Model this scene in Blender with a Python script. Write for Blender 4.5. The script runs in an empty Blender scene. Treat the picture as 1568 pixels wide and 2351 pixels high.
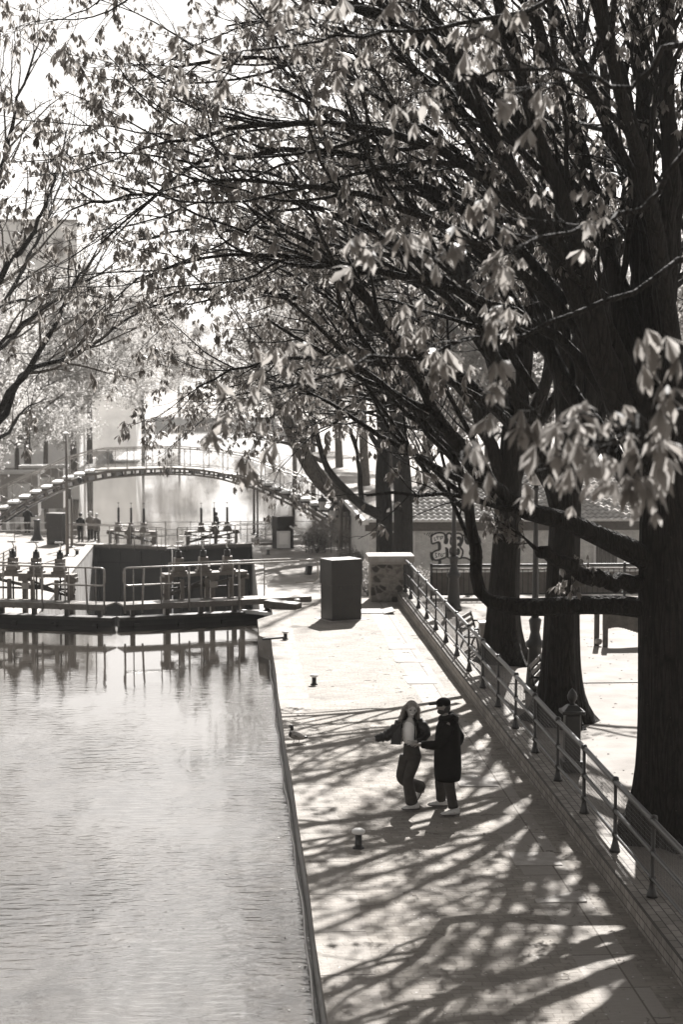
import bpy, bmesh, math, random
import numpy as np
from mathutils import Vector, Matrix, Quaternion
R = math.radians
random.seed(7); RNG = np.random.default_rng(7)
sc = bpy.context.scene
COL = sc.collection

# ------------------------------------------------------------------ camera, light, exposure
H0 = 6.8                       # eye height over the upper quay (z = 0)
FPX = 4160.0                   # focal length in picture units (picture is 1568 x 2351 units)
PSI, TH = math.atan(253 / FPX * math.cos(R(4.27))), R(4.27)
cam_d = bpy.data.cameras.new('camera'); cam = bpy.data.objects.new('camera', cam_d); COL.objects.link(cam)
CF = Vector((math.sin(PSI) * math.cos(TH), math.cos(PSI) * math.cos(TH), -math.sin(TH)))
CR = Vector((math.cos(PSI), -math.sin(PSI), 0)); CU = CR.cross(CF)
cam.matrix_world = Matrix.Translation((0, 0, H0)) @ Matrix((CR, CU, -CF)).transposed().to_4x4()
cam_d.sensor_fit = 'VERTICAL'; cam_d.sensor_height = 36; cam_d.lens = FPX / 2351 * 36
cam_d.clip_start = 0.1; cam_d.clip_end = 6000
cam_d.dof.use_dof = True; cam_d.dof.focus_distance = 29; cam_d.dof.aperture_fstop = 2.4
sc.camera = cam

SUN_AZ, SUN_EL = R(13), R(41)     # azimuth to the right of +Y
w = bpy.data.worlds.new('World'); sc.world = w; w.use_nodes = True
nt = w.node_tree; nt.nodes.clear()
sky = nt.nodes.new('ShaderNodeTexSky'); sky.sky_type = 'NISHITA'; sky.sun_disc = False
sky.sun_elevation = SUN_EL; sky.sun_rotation = SUN_AZ; sky.air_density = 1.0; sky.dust_density = 1.0; sky.ozone_density = 1
bw = nt.nodes.new('ShaderNodeRGBToBW'); bg = nt.nodes.new('ShaderNodeBackground'); wo = nt.nodes.new('ShaderNodeOutputWorld')
bg.inputs['Strength'].default_value = 0.053
tn = nt.nodes.new('ShaderNodeMix'); tn.data_type = 'RGBA'; tn.blend_type = 'MULTIPLY'; tn.inputs[0].default_value = 1; tn.inputs[7].default_value = (1.04, 1, .965, 1)
nt.links.new(sky.outputs[0], bw.inputs[0]); nt.links.new(bw.outputs[0], tn.inputs[6]); nt.links.new(tn.outputs[2], bg.inputs['Color']); nt.links.new(bg.outputs[0], wo.inputs[0])
sd = bpy.data.lights.new('sun', 'SUN'); sd.energy = 5.0; sd.angle = R(0.53); sd.color = (1, 0.975, 0.945)
so = bpy.data.objects.new('sun', sd); COL.objects.link(so)
sv = Vector((math.sin(SUN_AZ) * math.cos(SUN_EL), math.cos(SUN_AZ) * math.cos(SUN_EL), math.sin(SUN_EL)))
so.rotation_euler = sv.to_track_quat('Z', 'Y').to_euler(); so.location = (20, 60, 60)
vs = sc.view_settings; vs.view_transform = 'Standard'; vs.look = 'None'; vs.gamma = 1; vs.exposure = 1.7; vs.use_curve_mapping = False
cy = sc.cycles; cy.use_denoising = True; cy.max_bounces = 6; cy.diffuse_bounces = 2; cy.glossy_bounces = 3
cy.transmission_bounces = 3; cy.transparent_max_bounces = 6; cy.volume_bounces = 0; cy.caustics_reflective = False; cy.caustics_refractive = False

# ------------------------------------------------------------------ helpers
def ray(x, y): return (CR * (x - 784) - CU * (y - 1175.5) + CF * FPX)
def P(x, y, z=0.0):
    d = ray(x, y); t = (z - H0) / d.z; return Vector((d.x * t, d.y * t, z))
def PY(x, y, Y):
    d = ray(x, y); t = Y / d.y; return Vector((d.x * t, Y, H0 + d.z * t))

def tag(o, label=None, cat=None, group=None, kind=None):
    if label: o['label'] = label
    if cat: o['category'] = cat
    if group: o['group'] = group
    if kind: o['kind'] = kind
    return o
def thing(name, label, cat, loc=(0, 0, 0), rz=0, group=None):
    o = bpy.data.objects.new(name, None); COL.objects.link(o); o.location = loc; o.rotation_euler = (0, 0, rz)
    o.empty_display_size = 0.2
    return tag(o, label, cat, group)
def copy_tree(o, parent=None, loc=None, rz=None, label=None):
    c = o.copy(); COL.objects.link(c); c.parent = parent
    if loc is not None: c.location = loc
    if rz is not None: c.rotation_euler = (0, 0, rz)
    if label: c['label'] = label
    for ch in [k for k in list(COL.objects) if k.parent == o]: copy_tree(ch, c)
    return c
def link(name, me, mat, parent=None, smooth=False):
    o = bpy.data.objects.new(name, me); COL.objects.link(o)
    if mat: me.materials.append(mat)
    if parent: o.parent = parent
    if smooth and len(me.polygons): me.polygons.foreach_set('use_smooth', np.ones(len(me.polygons), bool))
    return o
def np_mesh(name, V, F):
    """V (n,3), F (m,k) all same k"""
    me = bpy.data.meshes.new(name); n, k = F.shape
    me.vertices.add(len(V)); me.vertices.foreach_set('co', np.asarray(V, np.float32).ravel())
    me.loops.add(n * k); me.loops.foreach_set('vertex_index', F.astype(np.int32).ravel())
    me.polygons.add(n); me.polygons.foreach_set('loop_start', np.arange(0, n * k, k, dtype=np.int32))
    me.polygons.foreach_set('loop_total', np.full(n, k, np.int32)); me.update(calc_edges=True); return me

class MB:
    def __init__(s): s.v = []; s.f = []
    def add(s, vs, fs):
        b = len(s.v); s.v += [tuple(q) for q in vs]; s.f += [tuple(b + i for i in q) for q in fs]; return s
    def box(s, c, size, rot=None, taper=1.0):
        hx, hy, hz = size[0] / 2, size[1] / 2, size[2] / 2; out = []
        for z in (-1, 1):
            t = taper if z > 0 else 1
            for x, y in ((-1, -1), (1, -1), (1, 1), (-1, 1)):
                p = Vector((x * hx * t, y * hy * t, z * hz))
                if rot is not None: p = rot @ p
                out.append(p + Vector(c))
        return s.add(out, [(0, 3, 2, 1), (4, 5, 6, 7), (0, 1, 5, 4), (1, 2, 6, 5), (2, 3, 7, 6), (3, 0, 4, 7)])
    def beam(s, a, b, w_, h_, up=(0, 0, 1)):
        a, b = Vector(a), Vector(b); d = (b - a); L = d.length
        if L < 1e-6: return s
        d.normalize(); up = Vector(up)
        if abs(d.dot(up)) > .99: up = Vector((1, 0, 0))
        sd_ = d.cross(up).normalized(); u = sd_.cross(d)
        m = Matrix((sd_, d, u)).transposed()
        return s.box((a + b) / 2, (w_, L, h_), m)
    def tube(s, pts, r, n=8, cap=True):
        pts = [Vector(p) for p in pts]; m = len(pts)
        rr = r if isinstance(r, (list, tuple)) else [r] * m
        b = len(s.v); ref = None
        for i, p in enumerate(pts):
            t = (pts[min(i + 1, m - 1)] - pts[max(i - 1, 0)]).normalized()
            if ref is None: ref = Vector((0, 0, 1)) if abs(t.z) < .9 else Vector((1, 0, 0))
            a1 = (ref - t * ref.dot(t)).normalized(); a2 = t.cross(a1); ref = a1
            for k in range(n):
                an = 2 * math.pi * k / n
                s.v.append(tuple(p + (a1 * math.cos(an) + a2 * math.sin(an)) * rr[i]))
        for i in range(m - 1):
            for k in range(n):
                s.f.append((b + i * n + k, b + i * n + (k + 1) % n, b + (i + 1) * n + (k + 1) % n, b + (i + 1) * n + k))
        if cap:
            s.f.append(tuple(b + k for k in reversed(range(n)))); s.f.append(tuple(b + (m - 1) * n + k for k in range(n)))
        return s
    def lathe(s, prof, c=(0, 0, 0), n=16):
        b = len(s.v); m = len(prof)
        for r, z in prof:
            for k in range(n):
                an = 2 * math.pi * k / n; s.v.append((c[0] + r * math.cos(an), c[1] + r * math.sin(an), c[2] + z))
        for i in range(m - 1):
            for k in range(n): s.f.append((b + i * n + k, b + i * n + (k + 1) % n, b + (i + 1) * n + (k + 1) % n, b + (i + 1) * n + k))
        s.f.append(tuple(b + k for k in reversed(range(n)))); s.f.append(tuple(b + (m - 1) * n + k for k in range(n)))
        return s
    def loft(s, rings, n=16, cap=True, wob=0.0, seed=0, ang=0.0):
        """rings: (x,y,z,rx,ry[,yaw]) stacked roughly in z"""
        b = len(s.v); m = len(rings); rd = random.Random(seed); ph = [rd.random() * 6.28 for _ in range(4)]
        for i, q in enumerate(rings):
            x, y, z, rx, ry = q[:5]; yw = q[5] if len(q) > 5 else ang
            for k in range(n):
                an = 2 * math.pi * k / n
                f = 1 + wob * (math.sin(3 * an + ph[0] + i * .9) * .5 + math.sin(5 * an + ph[1] - i * .6) * .5)
                px, py = rx * f * math.cos(an), ry * f * math.sin(an)
                s.v.append((x + px * math.cos(yw) - py * math.sin(yw), y + px * math.sin(yw) + py * math.cos(yw), z + wob * .1 * math.sin(4 * an + i)))
        for i in range(m - 1):
            for k in range(n): s.f.append((b + i * n + k, b + i * n + (k + 1) % n, b + (i + 1) * n + (k + 1) % n, b + (i + 1) * n + k))
        if cap:
            s.f.append(tuple(b + k for k in reversed(range(n)))); s.f.append(tuple(b + (m - 1) * n + k for k in range(n)))
        return s
    def ball(s, c, rx, ry, rz, n=12, rot=None):
        b = len(s.v); m = 8
        for i in range(m + 1):
            th = math.pi * i / m
            for k in range(n):
                an = 2 * math.pi * k / n
                p = Vector((rx * max(math.sin(th), .02) * math.cos(an), ry * max(math.sin(th), .02) * math.sin(an), rz * math.cos(th)))
                if rot is not None: p = rot @ p
                s.v.append(tuple(p + Vector(c)))
        for i in range(m):
            for k in range(n): s.f.append((b + i * n + k, b + (i + 1) * n + k, b + (i + 1) * n + (k + 1) % n, b + i * n + (k + 1) % n))
        return s
    def build(s, name, mat, parent=None, smooth=False, bevel=0, sub=0):
        me = bpy.data.meshes.new(name); me.from_pydata(s.v, [], s.f); me.update()
        o = link(name, me, mat, parent, smooth)
        if bevel:
            m = o.modifiers.new('b', 'BEVEL'); m.width = bevel; m.segments = 2; m.limit_method = 'ANGLE'
        if sub:
            m = o.modifiers.new('s', 'SUBSURF'); m.levels = sub; m.render_levels = sub
        return o

# ------------------------------------------------------------------ materials (a black-and-white place: warm greys)
def g3(v):
    k = min(max((.45 - v) / .4, 0), 1); return (min(v * (1.02 + .12 * k), 1), v, v * (.975 - .11 * k), 1)
class NT:
    def __init__(s, name):
        s.m = bpy.data.materials.new(name); s.m.use_nodes = True; s.t = s.m.node_tree; s.n = s.t.nodes
        s.b = s.n['Principled BSDF']; s.out = s.n['Material Output']
    def new(s, t, **k):
        q = s.n.new(t)
        for a, v in k.items(): setattr(q, a, v)
        return q
    def l(s, a, b): s.t.links.new(a, b)
    def coord(s, sc_=(1, 1, 1), kind='Object'):
        tc = s.new('ShaderNodeTexCoord'); mp = s.new('ShaderNodeMapping'); mp.inputs['Scale'].default_value = sc_
        s.l(tc.outputs[kind], mp.inputs[0]); return mp.outputs[0]
    def pos(s, sc_=(1, 1, 1)):
        gm = s.new('ShaderNodeNewGeometry'); mp = s.new('ShaderNodeMapping'); mp.inputs['Scale'].default_value = sc_
        s.l(gm.outputs['Position'], mp.inputs[0]); return mp.outputs[0]
    def noise(s, co, scale, det=4, ro=.6):
        q = s.new('ShaderNodeTexNoise'); q.inputs['Scale'].default_value = scale; q.inputs['Detail'].default_value = det
        q.inputs['Roughness'].default_value = ro; s.l(co, q.inputs['Vector']); return q.outputs['Fac']
    def ramp(s, f, stops):
        q = s.new('ShaderNodeValToRGB'); e = q.color_ramp.elements
        while len(e) < len(stops): e.new(.5)
        for i, (p, v) in enumerate(stops): e[i].position = p; e[i].color = v if isinstance(v, tuple) else g3(v)
        s.l(f, q.inputs[0]); return q.outputs[0]
    def mix(s, f, a, b, mode='MIX'):
        q = s.new('ShaderNodeMix', data_type='RGBA', blend_type=mode)
        for i, v in ((0, f), (6, a), (7, b)):
            if isinstance(v, (int, float, tuple)): q.inputs[i].default_value = v
            else: s.l(v, q.inputs[i])
        return q.outputs[2]
    def math(s, op, a, b=0.0):
        q = s.new('ShaderNodeMath', operation=op)
        for i, v in ((0, a), (1, b)):
            if isinstance(v, (int, float)): q.inputs[i].default_value = v
            else: s.l(v, q.inputs[i])
        return q.outputs[0]
    def bump(s, h, st=.3, d=.02):
        q = s.new('ShaderNodeBump'); q.inputs['Strength'].default_value = st; q.inputs['Distance'].default_value = d
        s.l(h, q.inputs['Height']); s.l(q.outputs[0], s.b.inputs['Normal']); return q
def M(name, v, rough=.7, var=.3, scale=6, bump=.3, dist=.01, metal=0, spec=.4, stretch=(1, 1, 1)):
    t = NT(name); co = t.coord(stretch); f = t.noise(co, scale, 6)
    t.l(t.ramp(f, [(.25, v * (1 - var)), (.75, v * (1 + var))]), t.b.inputs['Base Color'])
    t.b.inputs['Roughness'].default_value = rough; t.b.inputs['Metallic'].default_value = metal
    t.b.inputs['Specular IOR Level'].default_value = spec
    if bump: t.bump(t.noise(co, scale * 5, 5), bump, dist)
    return t.m
def leafmat(name, v, tr, mixf=.5, rough=.5):
    t = NT(name); co = t.pos(); f = t.noise(co, 1.7, 3)
    c = t.ramp(f, [(.3, v * .7), (.7, v * 1.35)]); t.l(c, t.b.inputs['Base Color'])
    t.b.inputs['Roughness'].default_value = rough; t.b.inputs['Specular IOR Level'].default_value = .3
    tl = t.new('ShaderNodeBsdfTranslucent'); c2 = t.ramp(f, [(.3, tr * .7), (.7, tr * 1.3)]); t.l(c2, tl.inputs[0])
    mx = t.new('ShaderNodeMixShader'); mx.inputs[0].default_value = mixf
    t.l(t.b.outputs[0], mx.inputs[1]); t.l(tl.outputs[0], mx.inputs[2]); t.l(mx.outputs[0], t.out.inputs[0]); return t.m

def quay_mat():
    t = NT('quay_paving'); co = t.pos(); sep = t.new('ShaderNodeSeparateXYZ'); t.l(co, sep.inputs[0]); X = sep.outputs['X']
    br = t.new('ShaderNodeTexBrick'); br.offset = .5
    wob = t.new('ShaderNodeVectorMath', operation='ADD'); nz = t.new('ShaderNodeTexNoise'); nz.inputs['Scale'].default_value = 1.3
    t.l(co, nz.inputs['Vector']); sc1 = t.new('ShaderNodeVectorMath', operation='SCALE'); sc1.inputs['Scale'].default_value = .34
    t.l(nz.outputs['Color'], sc1.inputs[0]); t.l(co, wob.inputs[0]); t.l(sc1.outputs[0], wob.inputs[1])
    t.l(wob.outputs[0], br.inputs['Vector']); br.inputs['Scale'].default_value = 1
    br.inputs['Brick Width'].default_value = .21; br.inputs['Row Height'].default_value = .125; br.inputs['Mortar Size'].default_value = .012
    br.inputs['Mortar Smooth'].default_value = .5
    br.inputs['Color1'].default_value = g3(.20); br.inputs['Color2'].default_value = g3(.32); br.inputs['Mortar'].default_value = g3(.16)
    big = t.noise(co, .9, 6, .65); mid = t.noise(t.pos((.9, 6.5, 1)), 4.2, 7, .72)
    bc = t.mix(.5, br.outputs['Color'], g3(.25)); c = t.mix(.75, bc, t.ramp(mid, [(.30, .42), (.46, .85), (.7, 1.0)]), 'MULTIPLY')
    c = t.mix(.7, c, t.ramp(big, [(.3, .5), (.62, 1.0)]), 'MULTIPLY')
    # concrete coping along the water and the slab course
    cop = t.ramp(t.noise(co, 3.5, 6), [(.3, .20), (.7, .28)])
    jn = t.math('LESS_THAN', t.math('ABSOLUTE', t.math('SUBTRACT', t.math('FRACT', t.math('MULTIPLY', sep.outputs['Y'], .62)), .5)), .007); cop = t.mix(jn, cop, g3(.05))
    cop = t.mix(.6, cop, t.ramp(t.noise(t.pos((2, .5, 1)), 2.2, 5, .7), [(.35, .62), (.6, 1.0)]), 'MULTIPLY')
    sl = t.new('ShaderNodeTexBrick'); sl.offset = 0; t.l(co, sl.inputs['Vector']); sl.inputs['Scale'].default_value = 1
    rot = t.new('ShaderNodeMapping'); rot.inputs['Rotation'].default_value = (0, 0, R(90)); rot.inputs['Location'].default_value = (0, 4.0, 0)
    t.l(co, rot.inputs[0]); t.l(rot.outputs[0], sl.inputs['Vector'])
    sl.inputs['Brick Width'].default_value = 1.15; sl.inputs['Row Height'].default_value = .65; sl.inputs['Mortar Size'].default_value = .012
    sl.inputs['Color1'].default_value = g3(.22); sl.inputs['Color2'].default_value = g3(.28); sl.inputs['Mortar'].default_value = g3(.12)
    slc = t.mix(.5, sl.outputs['Color'], t.ramp(mid, [(.3, .6), (.7, 1.0)]), 'MULTIPLY')
    edgen = t.math('MULTIPLY', t.math('SUBTRACT', t.noise(co, 2.5, 3), .5), .10)
    xc = t.math('ADD', X, edgen)
    c = t.mix(t.math('LESS_THAN', xc, 1.62), c, cop)
    inb = t.math('MULTIPLY', t.math('GREATER_THAN', X, 3.98), t.math('LESS_THAN', X, 4.64))
    c = t.mix(inb, c, slc)
    # pale flecks, old gum and dirt
    vo = t.new('ShaderNodeTexVoronoi'); vo.inputs['Scale'].default_value = 5.5; t.l(co, vo.inputs['Vector'])
    fl = t.math('LESS_THAN', vo.outputs['Distance'], .085); c = t.mix(t.math('MULTIPLY', fl, .5), c, g3(.62))
    vo2 = t.new('ShaderNodeTexVoronoi'); vo2.inputs['Scale'].default_value = 3.1; t.l(t.pos((1, 1.6, 1)), vo2.inputs['Vector'])
    c = t.mix(t.math('MULTIPLY', t.math('LESS_THAN', vo2.outputs['Distance'], .08), .7), c, g3(.10))
    t.l(c, t.b.inputs['Base Color']); t.b.inputs['Roughness'].default_value = .85; t.b.inputs['Specular IOR Level'].default_value = .25
    h = t.math('ADD', t.math('MULTIPLY', br.outputs['Fac'], -.35), t.math('MULTIPLY', mid, .9)); h = t.math('ADD', h, t.math('MULTIPLY', t.noise(co, 40, 3), .3))
    t.bump(h, .7, .018); return t.m

def water_mat(name, base=.03, s1=1.0):
    t = NT(name); t.b.inputs['Base Color'].default_value = g3(base); t.b.inputs['Roughness'].default_value = .03
    t.b.inputs['IOR'].default_value = 2.4; t.b.inputs['Specular IOR Level'].default_value = .8
    a = t.noise(t.pos((1, 3.0, 1)), 2.2, 2, .5); b = t.noise(t.pos((.5, 1.0, 1)), .45, 2, .5); c = t.noise(t.pos((1, 2.2, 1)), 9, 3, .6)
    gm = t.new('ShaderNodeNewGeometry'); sp = t.new('ShaderNodeSeparateXYZ'); t.l(gm.outputs['Position'], sp.inputs[0])
    mr = t.new('ShaderNodeMapRange'); t.l(sp.outputs['Y'], mr.inputs[0]); mr.inputs[1].default_value = 16; mr.inputs[2].default_value = 46; mr.inputs[3].default_value = 1; mr.inputs[4].default_value = .03
    pch = t.ramp(t.noise(t.pos((1, .3, 1)), .5, 3), [(.38, (.12,) * 3 + (1,)), (.62, (1.0,) * 3 + (1,))])
    h = t.math('MULTIPLY', t.math('ADD', t.math('MULTIPLY', a, 1.1), t.math('MULTIPLY', c, .20)), pch); h = t.math('ADD', h, t.math('MULTIPLY', b, .35)); h = t.math('MULTIPLY', h, mr.outputs[0])
    bm = t.bump(h, 1.0 * s1, .05); gl = t.new('ShaderNodeBsdfGlossy'); gl.inputs['Color'].default_value = (.93, .92, .90, 1); gl.inputs['Roughness'].default_value = .03; t.l(bm.outputs[0], gl.inputs['Normal'])
    mx = t.new('ShaderNodeMixShader'); mx.inputs[0].default_value = .22; t.l(t.b.outputs[0], mx.inputs[1]); t.l(gl.outputs[0], mx.inputs[2]); t.l(mx.outputs[0], t.out.inputs[0]); return t.m

def brick_mat(name, c1, c2, mo, bw_=.22, rh=.065, axis='XZ'):
    t = NT(name); gm = t.new('ShaderNodeNewGeometry'); sp = t.new('ShaderNodeSeparateXYZ'); cb = t.new('ShaderNodeCombineXYZ')
    t.l(gm.outputs['Position'], sp.inputs[0])
    if axis == 'XZ': t.l(t.math('ADD', sp.outputs['X'], sp.outputs['Y']), cb.inputs[0]); t.l(sp.outputs['Z'], cb.inputs[1])
    else: t.l(sp.outputs['Y'], cb.inputs[0]); t.l(t.math('SUBTRACT', sp.outputs['X'], sp.outputs['Z']), cb.inputs[1])
    br = t.new('ShaderNodeTexBrick'); t.l(cb.outputs[0], br.inputs['Vector']); br.inputs['Scale'].default_value = 1
    br.inputs['Brick Width'].default_value = bw_; br.inputs['Row Height'].default_value = rh; br.inputs['Mortar Size'].default_value = .008
    br.inputs['Color1'].default_value = g3(c1); br.inputs['Color2'].default_value = g3(c2); br.inputs['Mortar'].default_value = g3(mo)
    n = t.noise(t.pos(), 2.5, 6, .7); c = t.mix(.7, br.outputs['Color'], t.ramp(n, [(.3, .45), (.6, 1.0)]), 'MULTIPLY')
    t.l(c, t.b.inputs['Base Color']); t.b.inputs['Roughness'].default_value = .85
    t.bump(t.math('ADD', t.math('MULTIPLY', br.outputs['Fac'], -.8), t.math('MULTIPLY', t.noise(t.pos(), 30, 4), .5)), .6, .012); return t.m

def bark_mat(name, v):
    t = NT(name); co = t.pos((1, 1, .10)); vo = t.new('ShaderNodeTexVoronoi'); vo.inputs['Scale'].default_value = 15; vo.feature = 'DISTANCE_TO_EDGE'
    n0 = t.new('ShaderNodeTexNoise'); n0.inputs['Scale'].default_value = 4; t.l(co, n0.inputs['Vector'])
    ad = t.new('ShaderNodeVectorMath', operation='ADD'); s_ = t.new('ShaderNodeVectorMath', operation='SCALE'); s_.inputs['Scale'].default_value = .25
    t.l(n0.outputs['Color'], s_.inputs[0]); t.l(co, ad.inputs[0]); t.l(s_.outputs[0], ad.inputs[1]); t.l(ad.outputs[0], vo.inputs['Vector'])
    f = t.math('MULTIPLY', vo.outputs['Distance'], 3.0); n = t.noise(t.pos(), 9, 6, .7)
    c = t.mix(.8, t.ramp(f, [(.02, v * .5), (.4, v * 1.15)]), t.ramp(n, [(.35, .5), (.68, 1.0)]), 'MULTIPLY')
    fl = t.ramp(t.noise(t.pos(), 22, 3), [(.68, (0, 0, 0, 1)), (.74, (1, 1, 1, 1))]); c = t.mix(fl, c, g3(v * 3))
    t.l(c, t.b.inputs['Base Color']); t.b.inputs['Roughness'].default_value = .9; t.b.inputs['Specular IOR Level'].default_value = .2
    t.bump(t.math('ADD', f, t.math('MULTIPLY', n, .7)), .9, .035); return t.m

MAT = {}
MAT['quay'] = quay_mat()
MAT['sand'] = M('sandy_ground', .175, .9, .35, 1.1, .4, .02)
MAT['lowq'] = M('pale_stone_paving', .21, .85, .3, 1.1, .5, .02)
MAT['stone'] = M('lock_wall_stone', .34, .8, .5, 2.2, .5, .02, stretch=(1, 1, .4))
MAT['coping'] = M('coping_stone', .27, .8, .25, 5, .4, .01)
MAT['dark_wall'] = M('dark_quay_face', .05, .5, .5, 4, .4, .01)
MAT['kerb'] = brick_mat('brick_kerb', .15, .25, .04, .25, .115, 'YX')
MAT['hutbrick'] = brick_mat('painted_brick', .60, .66, .48)
MAT['water'] = water_mat('canal_water')
MAT['waterfar'] = water_mat('far_canal_water', .04, 1.0)
MAT['iron'] = M('black_painted_iron', .012, .42, .5, 12, .2, .004, spec=.5)
MAT['gunmetal'] = M('worn_dark_steel', .05, .5, .5, 9, .25, .006, metal=.2)
MAT['steel'] = M('galvanised_steel', .12, .45, .3, 10, .15, .004, metal=.35)
MAT['rail'] = M('painted_grey_rail', .26, .35, .2, 12, .1, .003, metal=.2)
MAT['gateskin'] = M('wet_rusty_gate_plate', .014, .55, .6, 1.5, .5, .02, stretch=(1, 1, .3))
MAT['box'] = M('dark_cabinet_paint', .020, .45, .35, 3, .1, .003, spec=.35)
MAT['bark'] = bark_mat('chestnut_bark', .018)
MAT['barkfar'] = bark_mat('hazed_grey_bark', .11)
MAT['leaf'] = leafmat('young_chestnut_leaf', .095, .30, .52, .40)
MAT['leaffar'] = leafmat('hazed_spring_leaf', .34, .55, .5, .6)  # far leaves: the brightening by haze is put into this pale colour
MAT['rubble'] = None
MAT['white'] = M('pale_paint', .62, .5, .12, 4, .1, .004)
MAT['plaster'] = M('haze_pale_render', .82, .85, .2, .5, .2, .01)  # haze over the distant walls is painted into this very pale tone
MAT['wood'] = M('dark_timber', .07, .7, .4, 10, .4, .006, stretch=(1, 6, 1))
MAT['skin'] = M('skin', .42, .5, .06, 12, .05, .002)
MAT['skin2'] = M('shaded_skin', .20, .5, .06, 12, .05, .002)  # for the man: the shade on his backlit face is put into the colour
MAT['hair'] = M('light_brown_hair', .17, .45, .5, 30, .5, .006, stretch=(1, 1, .15))
MAT['darkhair'] = M('dark_hair', .02, .5, .4, 30, .4, .004)
MAT['tee'] = M('white_knit', .8, .8, .08, 20, .3, .006)
MAT['jacket'] = M('black_leather', .012, .42, .5, 14, .5, .012)
MAT['coat'] = M('black_wool', .008, .95, .4, 10, .4, .008, spec=.15)
MAT['jeans'] = M('dark_denim', .035, .85, .4, 9, .4, .008)
MAT['shoe'] = M('white_trainer', .55, .6, .15, 25, .3, .006)
MAT['sole'] = M('dark_sole', .06, .7, .2, 10, 0)
MAT['glass'] = M('milky_lamp_glass', .45, .2, .1, 4, 0)
MAT['window'] = M('dark_window_glass', .04, .12, .2, 2, 0, spec=.6)
def rubble():
    t = NT('rubble_stone'); co0 = t.pos((1, 1, 1.25)); nz = t.new('ShaderNodeTexNoise'); nz.inputs['Scale'].default_value = 5; t.l(co0, nz.inputs['Vector'])
    sc_ = t.new('ShaderNodeVectorMath', operation='SCALE'); sc_.inputs['Scale'].default_value = .16; t.l(nz.outputs['Color'], sc_.inputs[0]); ad = t.new('ShaderNodeVectorMath', operation='ADD'); t.l(co0, ad.inputs[0]); t.l(sc_.outputs[0], ad.inputs[1]); co = ad.outputs[0]
    vo = t.new('ShaderNodeTexVoronoi'); vo.inputs['Scale'].default_value = 4.4; t.l(co, vo.inputs['Vector'])
    ve = t.new('ShaderNodeTexVoronoi'); ve.inputs['Scale'].default_value = 4.4; ve.feature = 'DISTANCE_TO_EDGE'; t.l(co, ve.inputs['Vector'])
    st = t.ramp(vo.outputs['Color'], [(.2, .045), (.5, .16), (.8, .26)]); n = t.noise(co, 10, 6, .7)
    c = t.mix(t.ramp(ve.outputs['Distance'], [(.05, (.8, .8, .8, 1)), (.16, (0, 0, 0, 1))]), st, g3(.24)); c = t.mix(.8, c, t.ramp(n, [(.3, .4), (.62, 1.0)]), 'MULTIPLY')
    t.l(c, t.b.inputs['Base Color']); t.b.inputs['Roughness'].default_value = .9; t.bump(t.math('ADD', ve.outputs['Distance'], t.math('MULTIPLY', n, .3)), .8, .05); return t.m
MAT['rubble'] = rubble()
exec_parts = True
# ------------------------------------------------------------------ setting: ground, quays, water
def prism(poly, z0, z1):
    m = MB(); n = len(poly); m.v = [(x, y, z0) for x, y in poly] + [(x, y, z1) for x, y in poly]
    m.f = [tuple(reversed(range(n))), tuple(range(n, 2 * n))] + [(i, (i + 1) % n, n + (i + 1) % n, n + i) for i in range(n)]
    return m
ZW, ZL, YG = -0.55, -2.95, 55.3
XR, XL = 1.15, -8.0
def qx(y): return .985 + .012 * math.sin(y * .31) + .008 * math.sin(y * 1.1)
front = [(qx(y), y) for y in np.arange(-40, 46.5, 1.5)]
qpoly = front + [(qx(46.5), 46.6), (.70, 47.4), (.70, 50.6), (XR, 51.6), (XR, YG), (5.0, YG), (5.0, -40)]
q = prism(qpoly[::-1], -9, 0); tag(q.build('quay', MAT['quay']), kind='structure')
# dark face a hand in front of the quay wall, with a pale timber fender line at the water
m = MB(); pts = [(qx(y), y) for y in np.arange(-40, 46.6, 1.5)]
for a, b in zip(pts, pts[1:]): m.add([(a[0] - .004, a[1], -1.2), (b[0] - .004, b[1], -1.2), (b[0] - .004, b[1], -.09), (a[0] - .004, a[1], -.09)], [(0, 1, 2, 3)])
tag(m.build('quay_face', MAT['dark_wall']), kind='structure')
m = MB(); m.tube([(qx(y) - .05 + .012 * math.sin(y * 2.1), y, -.52 + .012 * math.sin(y * 3)) for y in np.arange(5, 46.6, .6)], .02, 6)
tag(m.build('fender_rail', MAT['white']), 'pale narrow fender rail along the waterline of the near quay', 'rail')
kb = MB().box((5.225, 7.6, -.35), (.45, 95.2, 1.3)); tag(kb.build('brick_kerb', MAT['kerb'], bevel=.012), 'raised brick kerb that carries the park fence', 'kerb')
tag(prism([(5.45, -40), (900, -40), (900, YG), (5.45, YG)], -9, 0).build('park_ground', MAT['sand']), kind='structure')
tag(prism([(-900, -40), (XL - .2, -40), (XL - .2, YG), (-900, YG)], -9, 0).build('left_quay', MAT['lowq']), kind='structure')
m = MB()
ys = [(YG + .02, XL, XR), (110, XL, XR), (118, -16.5, 9.5), (400, -16.5, 9.5)]
for (y0, l0, r0), (y1, l1, r1) in zip(ys, ys[1:]):
    m.add([(-900, y0, ZL), (l0, y0, ZL), (l1, y1, ZL), (-900, y1, ZL)], [(0, 1, 2, 3)])
    m.add([(r0, y0, ZL), (900, y0, ZL), (900, y1, ZL), (r1, y1, ZL)], [(0, 1, 2, 3)])
m.add([(-900, 400, ZL), (900, 400, ZL), (900, 1500, ZL), (-900, 1500, ZL)], [(0, 1, 2, 3)])
tag(m.build('ground', MAT['lowq']), kind='structure')
m = MB()
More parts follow.
